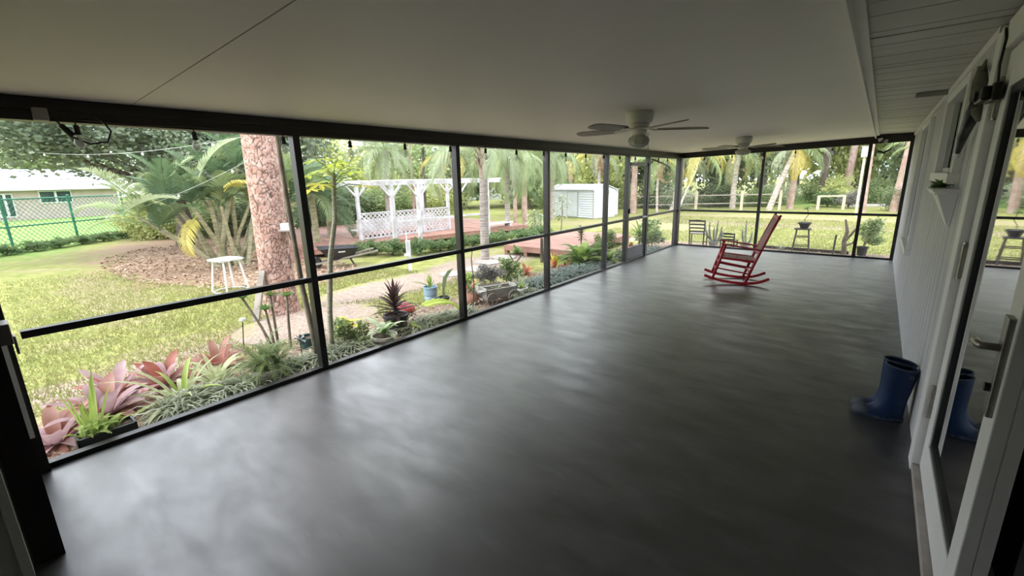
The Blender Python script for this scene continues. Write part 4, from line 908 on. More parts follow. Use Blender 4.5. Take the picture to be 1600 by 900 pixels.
# palms
palm_tree('queen_palm', 'queen palm with grey ringed trunk and brown boots, beside the second screen bay', (-6.6, 7.15, GZ), [(0, 0, -.03), (.02, .0, .9), (.02, .03, 1.84)], .095, .085, m_palm, fr_q, 14, (0, 75), 21, boots=.34, step=.055)
palm_tree('queen_palm', 'queen palm whose drooping silvery fronds hang left of the shed', (-9.6, 11.6, GZ), [(0, 0, -.03), (.0, .0, 1.4), (.05, .03, 2.55)], .09, .08, m_palm, fr_q, 22, (-40, 60), 22, step=.08)
palm_tree('queen_palm', 'queen palm whose fronds droop over the left of the shed roof', (-10.9, 16.2, GZ), [(0, 0, -.03), (.0, .0, 1.5), (.05, .03, 2.75)], .10, .09, m_palm, fr_q, 22, (-40, 60), 23, step=.08)
palm_tree('queen_palm', 'queen palm with long hanging fronds behind the pergola roof', (-13.4, 9.6, GZ), [(0, 0, -.03), (.0, .0, 1.6), (.05, .03, 2.8)], .09, .08, m_palm, fr_q, 20, (-45, 60), 24, step=.1)
palm_tree('coconut_palm', 'palm with yellowing arching fronds above the pergola', (-12.6, 12.2, GZ), [(0, 0, -.03), (.0, .0, 1.4), (.05, .03, 2.7)], .10, .08, m_coco, fr_c, 16, (-40, 60), 25, step=.12, dead=3)
palm_tree('areca_palm', 'slim palm beside the shed with dead brown fronds hanging down', (-11.2, 20.9, GZ), [(0, 0, -.03), (.0, .0, 1.5), (.05, .03, 3.0)], .12, .10, m_coco, fr_c, 12, (-20, 60), 26, step=.15, dead=12)
palm_tree('coconut_palm', 'thin pale coconut palm with a yellow frond left of the far corner', (-8.1, 20.9, GZ), [(0, 0, -.03), (-.05, .0, 1.2), (.02, .03, 2.5)], .075, .06, m_coco, fr_c, 12, (-25, 60), 27, step=.12, dead=3)
palm_tree('coconut_palm', 'thick leaning coconut trunk with pale rings right of the far corner', (-7.9, 22.2, GZ), [(0, 0, -.03), (.18, .3, .8), (.25, .5, 1.7), (.25, .5, 2.8)], .17, .11, m_coco, fr_c, 14, (-40, 55), 28, step=.14, dead=2)
palm_tree('coconut_palm', 'very slim leaning palm crossing in front of the thick coconut trunk', (-6.9, 20.0, GZ), [(0, 0, -.03), (.2, .3, .8), (.48, .8, 1.9), (.62, 1.0, 2.8)], .06, .045, m_coco, fr_c, 9, (-30, 55), 29, step=.12)
palm_tree('coconut_palm', 'upright white-ringed coconut palm seen left of the middle mullion', (-5.9, 25.6, GZ), [(0, 0, -.03), (-.02, .0, 1.2), (.1, .03, 3.1)], .20, .14, m_coco, fr_c, 16, (-45, 55), 30, step=.16, dead=2)
palm_tree('coconut_palm', 'strongly leaning white-ringed coconut palm right of the middle mullion', (-4.1, 24.9, GZ), [(0, 0, -.03), (.25, .1, 1.0), (.50, .2, 1.8), (.75, .3, 2.6), (.85, .3, 3.0)], .19, .13, m_coco, fr_c, 16, (-45, 55), 31, step=.16, dead=3)
palm_tree('coconut_palm', 'palm with yellow hanging fronds in the right-hand bay', (1.3, 22.5, GZ), [(0, 0, -.03), (.1, .0, 1.0), (.15, .0, 2.6)], .2, .15, m_coco, fr_c, 16, (-50, 50), 32, step=.16, dead=3)
palm_tree('areca_palm', 'small dark feathery palm below the coconut crowns', (-6.9, 27.4, GZ), [(0, 0, -.03), (0, 0, .7)], .09, .07, m_stem, fr_a, 14, (0, 80), 33)
palm_tree('areca_palm', 'feathery palm tuft right of the palm clump behind the pine', (-12.6, 6.9, GZ), [(0, 0, -.03), (0, 0, 1.1)], .09, .07, m_stem, fr_a, 16, (-10, 80), 34)
palm_tree('areca_palm', 'feathery dark palm behind the papaya leaves', (-11.5, 5.9, GZ), [(0, 0, -.03), (0, 0, 1.5)], .09, .07, m_stem, fr_a, 16, (-10, 80), 35)
palm_tree('areca_palm', 'fishtail-like palm tuft behind the second queen palm', (-13.5, 17.5, GZ), [(0, 0, -.03), (0, 0, 1.3)], .09, .07, m_stem, fr_a, 14, (-10, 80), 36)
t = thing('bird_house', 'white nesting box on a tall pale post by the right mullion', 'birdhouse', (-.62, 22, GZ))
MB().tube([(0, 0, -.03), (0, 0, 2.25)], .045, 8).build('post', m_fencew, t)
MB().box(-.11, .11, -.1, .1, 2.25, 2.62).build('box', m_wmetal, t)
MB().box(-.14, .14, -.14, .14, 2.62, 2.65).build('lid', m_graypot, t)

# =============================================================== shed
def shed():
    t = thing('garden_shed', 'white vinyl garden shed with low grey gabled roof beyond the second deck', 'shed', (-9.45, 17.19, GZ), math.atan2(17.92-17.19, -12.09+9.45))
    L, Dp, Hh, Hr = 3.1, 1.3, 1.22, 1.43
    # local x along front (away from corner to left), local y = toward viewer negative; back is -y rotated
    MB().box(.02, L-.02, -Dp+.02, -.02, 0, Hh).build('shed_body', m_shed, t)
    for i in range(12):
        z = .03+i*.1; q = [(-.0, z), (-.012, z), (0, z+.095)]
        MB().add([(0, 0, z), (L, 0, z), (L, .03, z), (0, .03, z), (0, 0, z+.095), (L, 0, z+.095), (L, .004, z+.095), (0, .004, z+.095)], [(0, 3, 2, 1), (4, 5, 6, 7), (2, 3, 7, 6), (0, 1, 5, 4), (1, 2, 6, 5), (3, 0, 4, 7)]).build('siding_board', m_shed, t)
        MB().add([(0, 0, z), (0, -Dp, z), (-.03, -Dp, z), (-.03, 0, z), (0, 0, z+.095), (0, -Dp, z+.095), (-.004, -Dp, z+.095), (-.004, 0, z+.095)], [(0, 3, 2, 1), (4, 5, 6, 7), (2, 3, 7, 6), (0, 1, 5, 4), (1, 2, 6, 5), (3, 0, 4, 7)]).build('siding_board', m_shed, t)
    MB().add([(.0, 0, Hh), (0, -Dp, Hh), (0, -Dp/2, Hr-.02), (.03, 0, Hh), (.03, -Dp, Hh), (.03, -Dp/2, Hr-.02)], [(0, 1, 2), (3, 5, 4), (0, 3, 4, 1), (1, 4, 5, 2), (2, 5, 3, 0)]).build('gable', m_shed, t)
    MB().add([(-.08, .09, Hh-.02), (L+.08, .09, Hh-.02), (L+.08, -Dp/2, Hr), (-.08, -Dp/2, Hr), (-.08, -Dp-.09, Hh-.02), (L+.08, -Dp-.09, Hh-.02), (-.08, .09, Hh+.01), (L+.08, .09, Hh+.01), (L+.08, -Dp/2, Hr+.03), (-.08, -Dp/2, Hr+.03), (-.08, -Dp-.09, Hh+.01), (L+.08, -Dp-.09, Hh+.01)],
             [(6, 9, 8, 7), (9, 10, 11, 8), (0, 1, 2, 3), (3, 2, 5, 4), (0, 6, 7, 1), (4, 5, 11, 10), (0, 3, 9, 6), (3, 4, 10, 9), (1, 7, 8, 2), (2, 8, 11, 5)]).build('roof', m_shedroof, t)
    for i in range(1, 6): MB().beam((L*i/6, .09, Hh+.02), (L*i/6, -Dp/2, Hr+.04), .03, .02).build('roof_seam', m_shedroof, t)
    d = MB().box(.95, 1.6, .012, .04, .05, 1.12).build('door', m_shed, t)
    MB().box(.93, .95, .01, .05, .03, 1.14).box(1.6, 1.62, .01, .05, .03, 1.14).box(.93, 1.62, .01, .05, 1.12, 1.14).build('door_frame', m_graypot, d)
    MB().box(-.04, .0, .0, .04, 0, Hh).build('corner_trim', m_graypot, t)
    v = MB().box(-.03, -.005, -.95, -.75, 1.0, 1.2).build('vent', m_graypot, t)
shed()
t = thing('outbuilding', 'second pale shed wall peeking out right of the white shed', 'shed', (-9.6, 18.9, GZ)); MB().box(-1.2, 0.02, 0, .9, 0, 1.15).build('wall', m_shed, t); MB().box(-1.25, .07, -.05, .95, 1.15, 1.2).build('roof', m_shedroof, t)

# =============================================================== decks and pergola
def plank_deck(name, label, P, Q, n, wdir, width, z, thk=.03, skirt=True, gap=.008, holes=()):
    """planks run from P to Q, laid side by side along wdir"""
    t = thing(name, label, 'deck', (0, 0, 0)); P = Vector(P); Q = Vector(Q); wd = Vector(wdir).normalized(); d = (Q-P).normalized(); pw = width/n
    for i in range(n):
        a = P+wd*(pw*i+gap/2); b = wd*(pw-gap)
        segs = [(0., 1.)]
        for (i0, i1, f0, f1) in holes:
            if i0 <= i < i1: segs = [(0., f0), (f1, 1.)]
        for f0, f1 in segs:
            c0, c1 = a+(Q-P)*f0, a+(Q-P)*f1; up = Vector((0, 0, thk)); zz = Vector((0, 0, z+rnd.uniform(-.002, .002)))
            v = [c0, c1, c1+b, c0+b]; v = [p+zz for p in v]; v += [p+up for p in v]
            MB().add(v, [(0, 3, 2, 1), (4, 5, 6, 7), (0, 1, 5, 4), (1, 2, 6, 5), (2, 3, 7, 6), (3, 0, 4, 7)]).build('plank', m_deck, t)
    if skirt:
        e = wd*width; zz = Vector((0, 0, GZ)); 
        for a, b in ((P, Q), (P+e, Q+e), (P, P+e), (Q, Q+e)): MB().beam(a+Vector((0, 0, z-.05)), b+Vector((0, 0, z-.05)), .03, .09).build('rim_joist', m_deck, t)
        for f in (.02, .33, .66, .98):
            for g_ in (.02, .98):
                p = P.lerp(Q, f)+e*g_; MB().beam((p.x, p.y, GZ-.03), (p.x, p.y, z), .09, .09).build('support_post', m_deck, t)
    return t
plank_deck('wooden_deck', 'large low red-stained deck beneath the white pergola', (-10.25, 4.9, 0), (-15.8, 6.3, 0), 46, (.14, .99, 0), 7.4, .07, holes=((13, 17, .16, .32),))
plank_deck('deck_step', 'single red step at the near left end of the large deck', (-10.2, 4.55, 0), (-11.3, 4.85, 0), 3, (.2, .98, 0), .35, -.04)
plank_deck('wooden_deck', 'smaller red deck platform beyond the planting bed, open underneath', (-6.75, 8.0, 0), (-4.9, 8.0, 0), 18, (-.05, 1, 0), 3.2, .08)
def pergola():
    z0 = .10; t = thing('pergola', 'white wooden pergola with diamond lattice panels standing on the large deck', 'pergola', (0, 0, 0))
    H = 1.57-.10
    fp = [(-9.25, 6.75), (-9.15, 7.55), (-8.9, 8.75)]; bp = [(-10.75, 6.75), (-10.72, 7.85), (-10.65, 8.85), (-10.6, 9.85)]
    fp2 = [(-9.25, 6.75), (-9.18, 7.5), (-9.0, 8.8), (-8.95, 9.9)]
    for x, y in fp2[:3]+bp: MB().beam((x, y, z0-.02), (x, y, z0+H), .08, .08).build('post', m_pergola, t)
    MB().beam((-8.95, 9.9, z0-.1), (-8.95, 9.9, z0+H), .08, .08).build('post', m_pergola, t)
    zt = z0+H
    MB().beam((-9.3, 6.2, zt+.02), (-8.9, 10.4, zt+.02), .05, .10).build('roof_beam', m_pergola, t)
    MB().beam((-10.78, 6.2, zt+.02), (-10.55, 10.4, zt+.02), .05, .10).build('roof_beam', m_pergola, t)
    for i in range(9):
        f = i/8; y = 6.4+3.9*f; MB().beam((-11.0, y, zt+.08), (-8.75, y, zt+.08), .03, .035).build('rafter', m_pergola, t)
    for (x, y) in fp2+bp:
        for s in (-1, 1):
            if 6.3 < y+s*.32 < 10.2: MB().beam((x, y, zt-.34), (x, y+s*.30, zt-.03), .035, .045).build('corner_brace', m_pergola, t)
    MB().beam((-9.2, 7.5, z0+.55), (-8.95, 9.9, z0+.55), .07, .05).build('hand_rail', m_pergola, t)
    MB().beam((-9.25, 6.75, z0+.55), (-9.2, 7.5, z0+.55), .05, .04).build('hand_rail', m_pergola, t)
    # lattice along the back
    for (xa, ya), (xb, yb) in zip(bp[:-1], bp[1:]):
        P = Vector((xa, ya, 0)); Q = Vector((xb, yb, 0)); d = Q-P; L = d.length; d.normalize(); z1, z2 = z0+.0, z0+.70; mb = MB()
        hgt = z2-z1; sp = .135; k = -int(hgt/sp)-1
        nrm = Vector((d.y, -d.x, 0))
        while k*sp < L:
            for sg in (0, 1):
                a0, a1 = (k*sp, k*sp+hgt) if sg == 0 else (k*sp+hgt, k*sp); ds = a1-a0
                ta, tb = sorted(((0-a0)/ds, (L-a0)/ds)); ta = max(0, ta); tb = min(1, tb)
                if tb > ta+.02:
                    q0 = P+d*(a0+ds*ta)+Vector((0, 0, z1+hgt*ta))+nrm*.008*sg; q1 = P+d*(a0+ds*tb)+Vector((0, 0, z1+hgt*tb))+nrm*.008*sg
                    mb.beam(q0, q1, .036, .008, up=tuple(nrm))
            k += 1
        stuff(mb.build('lattice', m_pergola, t))
        MB().beam(P+Vector((0, 0, z2)), Q+Vector((0, 0, z2)), .03, .035).build('lattice_rail', m_pergola, t)
        MB().beam(P+Vector((0, 0, z1+.02)), Q+Vector((0, 0, z1+.02)), .03, .035).build('lattice_rail', m_pergola, t)
pergola()
t = thing('deck_bench', 'long white slatted bench behind the pergola lattice', 'bench', (-11.15, 6.9, .10), R(2))
for i in range(3): MB().box(-.0, .03, 0, 2.9, .16+i*.12, .27+i*.12).build('back_slat', m_wmetal, t)
for y in (.1, 1.45, 2.8): MB().beam((-.02, y, 0), (-.02, y, .5), .05, .05).build('leg', m_wmetal, t)
MB().box(-.3, -.0, 0, 2.9, .2, .23).build('seat', m_wmetal, t)
t = thing('white_bench', 'low white bench right of the pergola behind the second screen post', 'bench', (-9.6, 10.9, GZ), R(0))
MB().box(-.15, .15, -.5, .8, .33, .37).build('seat', m_wmetal, t)
for y in (-.4, .7): MB().box(-.12, .12, y-.03, y+.03, 0, .33).build('leg', m_wmetal, t)

# =============================================================== middle garden things
t = thing('garden_sign_post', 'small white wooden post with tilted boards standing on the lawn before the hedge', 'post', (-7.03, 5.43, GZ), R(-40))
MB().beam((0, 0, -.02), (0, 0, .62), .07, .05).build('post', m_wmetal, t)
MB().beam((-.10, -.03, .48), (-.08, -.03, .74), .13, .02, up=(0, 1, 0)).build('board', m_wmetal, t)
MB().beam((.07, -.04, .38), (.08, -.04, .62), .11, .02, up=(0, 1, 0)).build('board', m_wmetal, t)
MB().box(-.06, .16, -.09, -.0, .33, .35).build('tray', m_wmetal, t)
def wheelbarrow():
    t = thing('wheelbarrow', 'black plastic wheelbarrow with wooden handles parked by the deck hedge', 'wheelbarrow', (-8.75, 4.95, GZ), R(68))
    o = MB(); b = [(-.22, -.14), (.22, -.11), (.22, .11), (-.22, .14)]; tp = [(-.42, -.26), (.36, -.22), (.36, .22), (-.42, .26)]
    v = [(x, y, .17) for x, y in b]+[(x, y, .40+(.03 if x < 0 else 0)) for x, y in tp]
    tr_ = o.add(v, [(3, 2, 1, 0), (0, 1, 5, 4), (1, 2, 6, 5), (2, 3, 7, 6), (3, 0, 4, 7)]).build('tray', m_dark, t); s_ = tr_.modifiers.new('s', 'SOLIDIFY'); s_.thickness = .015
    rm_ = MB(); P = [(x, y, .40+(.03 if x < 0 else 0)) for x, y in tp]; rm_.tube(P+[P[0]], .014, 6).build('rim', m_dark, tr_)
    o = MB().add([(-.06, -.232, .33), (.08, -.226, .33), (.08, -.240, .36), (-.06, -.246, .36)], [(0, 1, 2, 3)]).build('sticker', m_wmetal, tr_); o['label'] = 'white sticker'
    for s in (-1, 1):
        MB().beam((-.55, s*.05, .10), (.75, s*.22, .30), .03, .035).build('handle', m_wood, t)
        MB().tube([(.18, s*.12, .19), (.28, s*.15, 0), (.12, s*.13, 0)], .012, 6).build('leg', m_dark, t)
    MB().lathe([(0, -.03), (.10, -.035), (.13, -.02), (.13, .02), (.10, .035), (0, .03)], 20).xf(Matrix.Translation((-.5, 0, .13)) @ Matrix.Rotation(R(90), 4, 'X')).build('wheel', m_dark, t)
wheelbarrow()
hed = [(-9.75, 5.65, .34, .34), (-9.55, 6.15, .40, .42), (-9.0, 6.45, .42, .44), (-8.6, 6.95, .42, .42), (-8.45, 7.5, .36, .34), (-8.2, 8.0, .42, .44), (-8.0, 8.6, .45, .46), (-7.9, 9.2, .42, .42), (-7.7, 9.9, .42, .40), (-7.6, 10.6, .45, .42), (-7.9, 11.3, .40, .36), (-8.3, 7.9, .30, .30)]
hl = ['beside the wheelbarrow', 'second from the wheelbarrow', 'left of the sign post', 'behind the sign post', 'low, right of the sign post', 'before the pergola hand rail', 'left of the second screen post', 'right of the second screen post', 'left of the queen palm trunk', 'right of the queen palm trunk', 'the last, before the shed lawn', 'smallest, in front of the others']
for (x, y, r, h), l_ in zip(hed, hl): bush('low green hedge shrub along the deck, '+l_, x, y, r, h, 'hedge', 'low hedge shrubs along the large deck')
t = thing('plant_stand', 'white metal stand with a square top and splayed legs on the left lawn', 'stand', (-8.32, 2.66, GZ), R(15))
MB().box(-.17, .17, -.17, .17, .535, .55).box(-.19, .19, -.19, -.165, .53, .56).box(-.19, .19, .165, .19, .53, .56).box(-.19, -.165, -.19, .19, .53, .56).box(.165, .19, -.19, .19, .53, .56).build('table_top', m_wmetal, t)
for a, b in ((-1, -1), (1, -1), (1, 1), (-1, 1)): MB().tube([(a*.13, b*.13, .535), (a*.19, b*.19, .0)], .016, 8).build('leg', m_wmetal, t)
MB().tube([(.24*math.cos(2*math.pi*k/24), .24*math.sin(2*math.pi*k/24), .012) for k in range(25)], .013, 6).build('base_ring', m_wmetal, t)
t = thing('bird_feeder', 'small pale platform feeder fixed to the right side of the large pine', 'feeder', (-6.12, 2.78, 1.02), R(-35))
MB().box(-.02, .34, -.08, .08, 0, .018).build('platform', m_wood, t)
MB().beam((0, 0, -.14), (.16, 0, 0), .02, .025).build('bracket', m_wood, t)
MB().box(.20, .32, -.05, .05, .018, .10).build('cup', m_wmetal, t)
# thin light strings in the yard
def yard_lights(name_l, p, q, n):
    t = thing('yard_light_string', name_l, 'light string', (0, 0, 0)); p = Vector(p); q = Vector(q); L = []
    for i in range(17): f = i/16; L.append(p.lerp(q, f)+Vector((0, 0, -.3*4*f*(1-f)*.5)))
    MB().tube(L, .0022, 4).build('cord', m_wmetal, t)
    me = MB().lathe([(0, .02), (.014, .01), (.018, -.01), (.012, -.03), (0, -.035)], 8).mesh('light_bulb', m_wmetal, True)
    for i in range(n): f = (i+.5)/n; inst('light_bulb', me, t, tuple(p.lerp(q, f)+Vector((0, 0, -.3*4*f*(1-f)*.5-.03))))
yard_lights('thin cord with tiny white bulbs stretched from the oak to the big pine, upper', (-14.6, 1.2, 2.45), (-6.4, 2.65, 2.25), 4)
yard_lights('lower thin cord with tiny bulbs slanting behind the palm clump', (-14.4, 2.0, .95), (-6.4, 2.75, 2.05), 4)
for i, (x, y, r) in enumerate([(-6.05, 6.3, .30), (-6.35, 6.95, .3), (-6.45, 7.6, .3), (-6.1, 5.65, .25)]):
    q = [(r*math.cos(a)*rnd.uniform(.8, 1.15), r*math.sin(a)*rnd.uniform(.8, 1.1)) for a in [k*math.pi/4 for k in range(8)]]
    tag(MB().prism(q, -.02, .025).build('stepping_stone', m_conc), 'pale flat stepping stone on the sand, %s' % ['second nearest the bed', 'third from the near end', 'farthest, by the deck corner', 'nearest the porch'][i], 'stone', 'stepping stones leading to the small deck').location = (x, y, GZ)

for (x, y, h, lb) in ((-8.0, 12.4, 1.15, 'sapling with large blue-green divided leaves in front of the white shed'), (-8.3, 11.3, .75, 'low blue-green sapling left of the white shed before the third post'), (-9.0, 12.6, .5, 'leafy green sapling tuft between the queen palm trunks')):
    t = thing('leafy_sapling', lb, 'sapling', (x, y, GZ)); MB().tube([(0, 0, -.02), (.04, .02, h*.6), (0, .05, h)], [.02, .016, .008], 6).build('stem', m_vine, t)
    for k in range(7): rosette(t, 8, .24, .03, [l_pale, l_hedge], (-30, 45), 40, k+90, .2, zoff=h*(.4+.1*k), base=.05+.22*(k % 3)/2)
# =============================================================== planting bed
def pot(t, r0, r1, h, m, z=0., lip=.012):
    MB().lathe([(0, z), (r0, z), (r0*.4+r1*.6, z+h*.55), (r1, z+h-.03), (r1+lip, z+h-.03), (r1+lip, z+h), (r1-.008, z+h), (r1-.012, z+h-.03), (0, z+h-.03)], 24).build('pot', m, t, smooth=False)
    MB().lathe([(0, z+h-.02), (r1-.011, z+h-.024)], 20).build('soil', m_soil, t)
# 1 black box planter
t = thing('planter_box', 'black rectangular planter full of lime fern at the near end of the bed', 'planter', (-3.80, .34, GZ), R(90))
MB().box(-.15, .15, -.075, .075, 0, .012).box(-.15, .15, -.075, -.062, 0, .18).box(-.15, .15, .062, .075, 0, .18).box(-.15, -.137, -.075, .075, 0, .18).box(.137, .15, -.075, .075, 0, .18).build('planter', m_dark, t)
MB().box(-.137, .137, -.062, .062, .012, .16).build('soil', m_soil, t)
fme = [frond_mesh('fern_frond', .20, 22, .035, l_lime, 80, 20, .0045, 15, 41, rad=.002), frond_mesh('fern_frond', .17, 20, .032, l_spik, 100, 20, .0045, 15, 42, rad=.002)]
for i in range(44): inst('frond', fme[i % 2], t, (rnd.uniform(-.12, .06), rnd.uniform(-.03, .05), .155), (0, -R(rnd.uniform(40, 85)), rnd.uniform(0, 6.3)), rnd.uniform(.5, .85))
t = thing('spiky_plant', 'stiff upright yellow-green spiky plant in front of the pink bromeliad', 'plant', (-3.98, .29, GZ)); rosette(t, 9, .50, .020, [l_spik], (72, 89), 8, 5, .5, segs=5, base=.02)
t = thing('bromeliad', 'largest dusty pink bromeliad with broad leaves at the near end', 'bromeliad', (-4.45, .42, GZ)); rosette(t, 26, .42, .046, [l_pink2, l_pink, l_pink2], (8, 70), 45, 6, .4, base=.03)
t = thing('bromeliad', 'low pink bromeliad spreading towards the corner post', 'bromeliad', (-4.25, .12, GZ)); rosette(t, 18, .38, .045, [l_pink2, l_pink], (5, 55), 40, 16, .4, base=.03)
t = thing('bromeliad', 'deep red bromeliad between the pink one and the variegated clump', 'bromeliad', (-4.75, .86, GZ)); rosette(t, 20, .36, .045, [l_bred, l_pink, l_pink2], (15, 75), 45, 7, .4, base=.03)
t = thing('bromeliad', 'salmon bromeliad left of the potted fern', 'bromeliad', (-4.75, 1.30, GZ)); rosette(t, 20, .34, .042, [l_pink, l_bred], (15, 75), 45, 8, .4, base=.03)
t = thing('bromeliad', 'small pink bromeliad behind the largest one', 'bromeliad', (-4.9, .55, GZ)); rosette(t, 16, .32, .040, [l_pink2, l_bred], (10, 70), 40, 9, .4, base=.03)
t = thing('spider_plant', 'big variegated strap-leaved plant arching over the grass border', 'plant', (-4.2, .86, GZ)); rosette(t, 26, .50, .020, [l_var, l_spik, l_var], (12, 80), 75, 10, .5, base=.03)
t = thing('spider_plant', 'smaller cream-edged strap-leaved plant left of the potted fern', 'plant', (-4.38, 1.16, GZ)); rosette(t, 22, .38, .024, [l_var], (15, 80), 75, 11, .5, base=.03)
# silver border grass: individual clumps
lir = []
for v in range(3):
    q = random.Random(50+v); mb = MB()
    for i in range(70):
        az = q.uniform(0, 6.3); el = R(q.uniform(35, 85)); L = q.uniform(.10, .2); pts = []; p = Vector((q.uniform(-.05, .05), q.uniform(-.05, .05), 0))
        for k in range(5): pts.append(tuple(p)); p = p+Vector((math.cos(az)*math.cos(el), math.sin(az)*math.cos(el), math.sin(el)))*L/4; el -= R(34)
        mb.strip(pts, [.0035, .005, .0045, .0035, .0006], (-math.sin(az), math.cos(az), 0), .3)
    lir.append((mb.mesh('leaf_tuft', l_lir), ))
lirb = [with_mat(m[0], l_lirb) for m in lir]
def grass_bed(label, pts, n, ms, seed, sc=(1.2, 1.9)):
    t = thing('border_grass', label, 'grass', (0, 0, 0)); t['kind'] = 'thing'; q = random.Random(seed)
    for i in range(n):
        f = q.random()*(len(pts)-1); k = int(f); a = f-k; x = pts[k][0]+(pts[k+1][0]-pts[k][0])*a; y = pts[k][1]+(pts[k+1][1]-pts[k][1])*a; wv = pts[k][2]
        sc_ = q.uniform(*sc); inst('tuft', ms[q.randrange(3)], t, (min(x+q.uniform(-wv, wv), -3.68-.15*sc_), y+q.uniform(-.1, .1), GZ), (0, 0, q.uniform(0, 6.3)), sc_)
L3 = [m[0] for m in lir]
grass_bed('silver-green tufted grass edging the slab before the bromeliads', [(-3.82, .62, .09), (-3.85, 1.0, .10), (-3.9, 1.3, .14)], 34, L3, 1)
grass_bed('silver-green tufted grass right of the potted fern by the first post', [(-3.85, 1.62, .12), (-3.9, 1.8, .12)], 12, L3, 2)
grass_bed('grey-green tufted grass between first post and the cream bowl', [(-3.86, 1.95, .12), (-3.95, 2.3, .14)], 20, L3, 3)
grass_bed('loose tufted grass left of the second screen post', [(-3.88, 3.1, .12), (-3.95, 3.5, .2)], 20, L3, 4)
grass_bed('tufted grass at the left of the third bay by the terracotta pot', [(-3.85, 3.6, .06), (-3.9, 3.95, .14)], 12, L3, 14)
grass_bed('tufted grass left of the third screen post', [(-3.85, 4.95, .08), (-3.95, 5.25, .2)], 16, L3, 5)
grass_bed('dense blue-green grass filling the bay of the red platform', [(-3.9, 5.4, .16), (-3.95, 6.2, .22), (-3.95, 7.0, .25)], 80, lirb, 6, (1.6, 2.3))
grass_bed('blue-green grass tufts beside the screen door step', [(-3.85, 7.15, .12), (-3.95, 7.7, .2)], 22, lirb, 7)
grass_bed('blue-green grass tufts right of the screen door', [(-3.85, 9.0, .12), (-3.9, 10.2, .2)], 26, lirb, 8)
# fern in cream pot
t = thing('potted_fern', 'bushy green fern spilling over a cream pot beside the first post', 'fern', (-3.99, 1.46, GZ))
pot(t, .10, .14, .17, m_cream)
fm = [frond_mesh('fern_frond', .40, 20, .046, l_fern, 80, 15, .0055, 15, 51, rad=.0025), frond_mesh('fern_frond', .36, 19, .044, l_fern, 120, 20, .0055, 15, 52, rad=.0025), frond_mesh('fern_frond', .38, 19, .044, l_lime, 90, 15, .0055, 15, 53, rad=.0025)]
for i in range(84): inst('frond', fm[0 if i % 5 else 2] if i % 2 else fm[1], t, (rnd.uniform(-.05, .05), rnd.uniform(-.05, .05), .15), (rnd.uniform(-.3, .3), -R(rnd.uniform(15, 85)), i*2.4), rnd.uniform(.75, 1.1))
# crown of thorns
t = thing('crown_of_thorns', 'tall thorny succulent stems topped with green whorls and red flowers behind the fern', 'succulent', (-4.85, 1.86, GZ))
for i, (x0, y0, x1, y1, h) in enumerate([(0, 0, -.18, -.16, .58), (-.08, .08, -.14, .10, .56), (-.05, .03, -.12, .02, .42), (.12, .12, .12, .16, .58)]):
    MB().tube([(x0, y0, -.02), (x0*.6+x1*.4, y0*.6+y1*.4, h*.45), (x1, y1, h)], [.017, .014, .011], 7).build('stem', m_vine, t)
    mb = MB(); q = random.Random(i)
    for k in range(22):
        az = k*2.4; el = R(70-3.2*k); d = Vector((math.cos(az)*math.cos(el), math.sin(az)*math.cos(el), math.sin(el))); b = Vector((x1, y1, h-.03+.002*k))
        mb.strip([b, b+d*.05, b+d*.10], [.004, .016, .003], (-math.sin(az), math.cos(az), 0), .2)
    mb.build('leaf_whorl', l_green, t)
    if i != 2:
        mb = MB()
        for k in range(9): c = Vector((x1+q.uniform(-.04, .04), y1+q.uniform(-.04, .04), h+.03+q.uniform(0, .03))); mb.lathe([(0, 0), (.013, .004), (0, .008)], 6, tuple(c))
        o = mb.build('flower', l_flow, t); o['kind'] = 'stuff'; o['label'] = 'small red flowers'
t = thing('garden_pinwheel', 'small black-and-white pinwheel stake right of the fern', 'pinwheel', (-4.3, 1.90, GZ), R(-20))
MB().tube([(0, 0, -.02), (0, 0, .22)], .005, 6).build('stake', m_dark, t)
for k in range(10):
    a = R(36*k); MB().add([(0, 0, .22), (0+.012, .055*math.cos(a), .22+.055*math.sin(a)), (0, .055*math.cos(a+.32), .22+.055*math.sin(a+.32))], [(0, 1, 2)]).build('vane', m_wmetal if k % 2 else m_dark, t)
t = thing('teal_pot', 'dark teal plastic pot beyond the pinwheel', 'pot', (-4.6, 2.12, GZ)); pot(t, .07, .09, .13, m_teal)
t = thing('solar_light', 'small white-topped solar light stake left of the fern', 'lamp', (-5.16, 1.67, GZ))
MB().tube([(0, 0, -.02), (.02, .03, .30)], .006, 6).build('stake', m_dark, t)
MB().lathe([(0, .03), (.03, .02), (.035, 0), (0, -.012)], 12, (.02, .03, .32)).build('lamp_cap', m_wmetal, t)
# second bay
t = thing('shrub', 'thin-branched shrub with one big yellow leaf beside the first post', 'shrub', (-4.15, 2.35, GZ)); inst('foliage', cr['small'], t, (0, 0, .18), sc=(.30, .26, .20)); MB().tube([(0, 0, -.02), (.02, .02, .2), (.1, .0, .34)], [.01, .008, .004], 6).build('stem', m_vine, t)
rosette(t, 5, .22, .04, [l_yleaf], (20, 50), 50, 77, .3, zoff=.26)
t = thing('cordyline', 'black-red spiky cordyline in a black nursery pot', 'plant', (-4.17, 2.96, GZ)); pot(t, .10, .135, .24, m_dark)
MB().tube([(0, 0, .2), (0, .02, .34)], [.014, .012], 6).build('stem', m_vine, t)
rosette(t, 46, .33, .020, [l_cord, l_cord, l_cord], (-10, 86), 28, 12, .5, zoff=.24, asc=.14, segs=4)
t = thing('ornamental_mushroom', 'red-capped garden mushroom with pale stem right of the cordyline', 'ornament', (-4.40, 3.27, GZ))
MB().lathe([(0, 0), (.05, 0), (.035, .05), (.035, .16), (0, .16)], 14).build('stem', m_cream, t, smooth=True)
MB().lathe([(.03, .14), (.12, .15), (.13, .17), (.105, .225), (.05, .26), (0, .27)], 18).build('cap', m_redglaze, t, smooth=True)
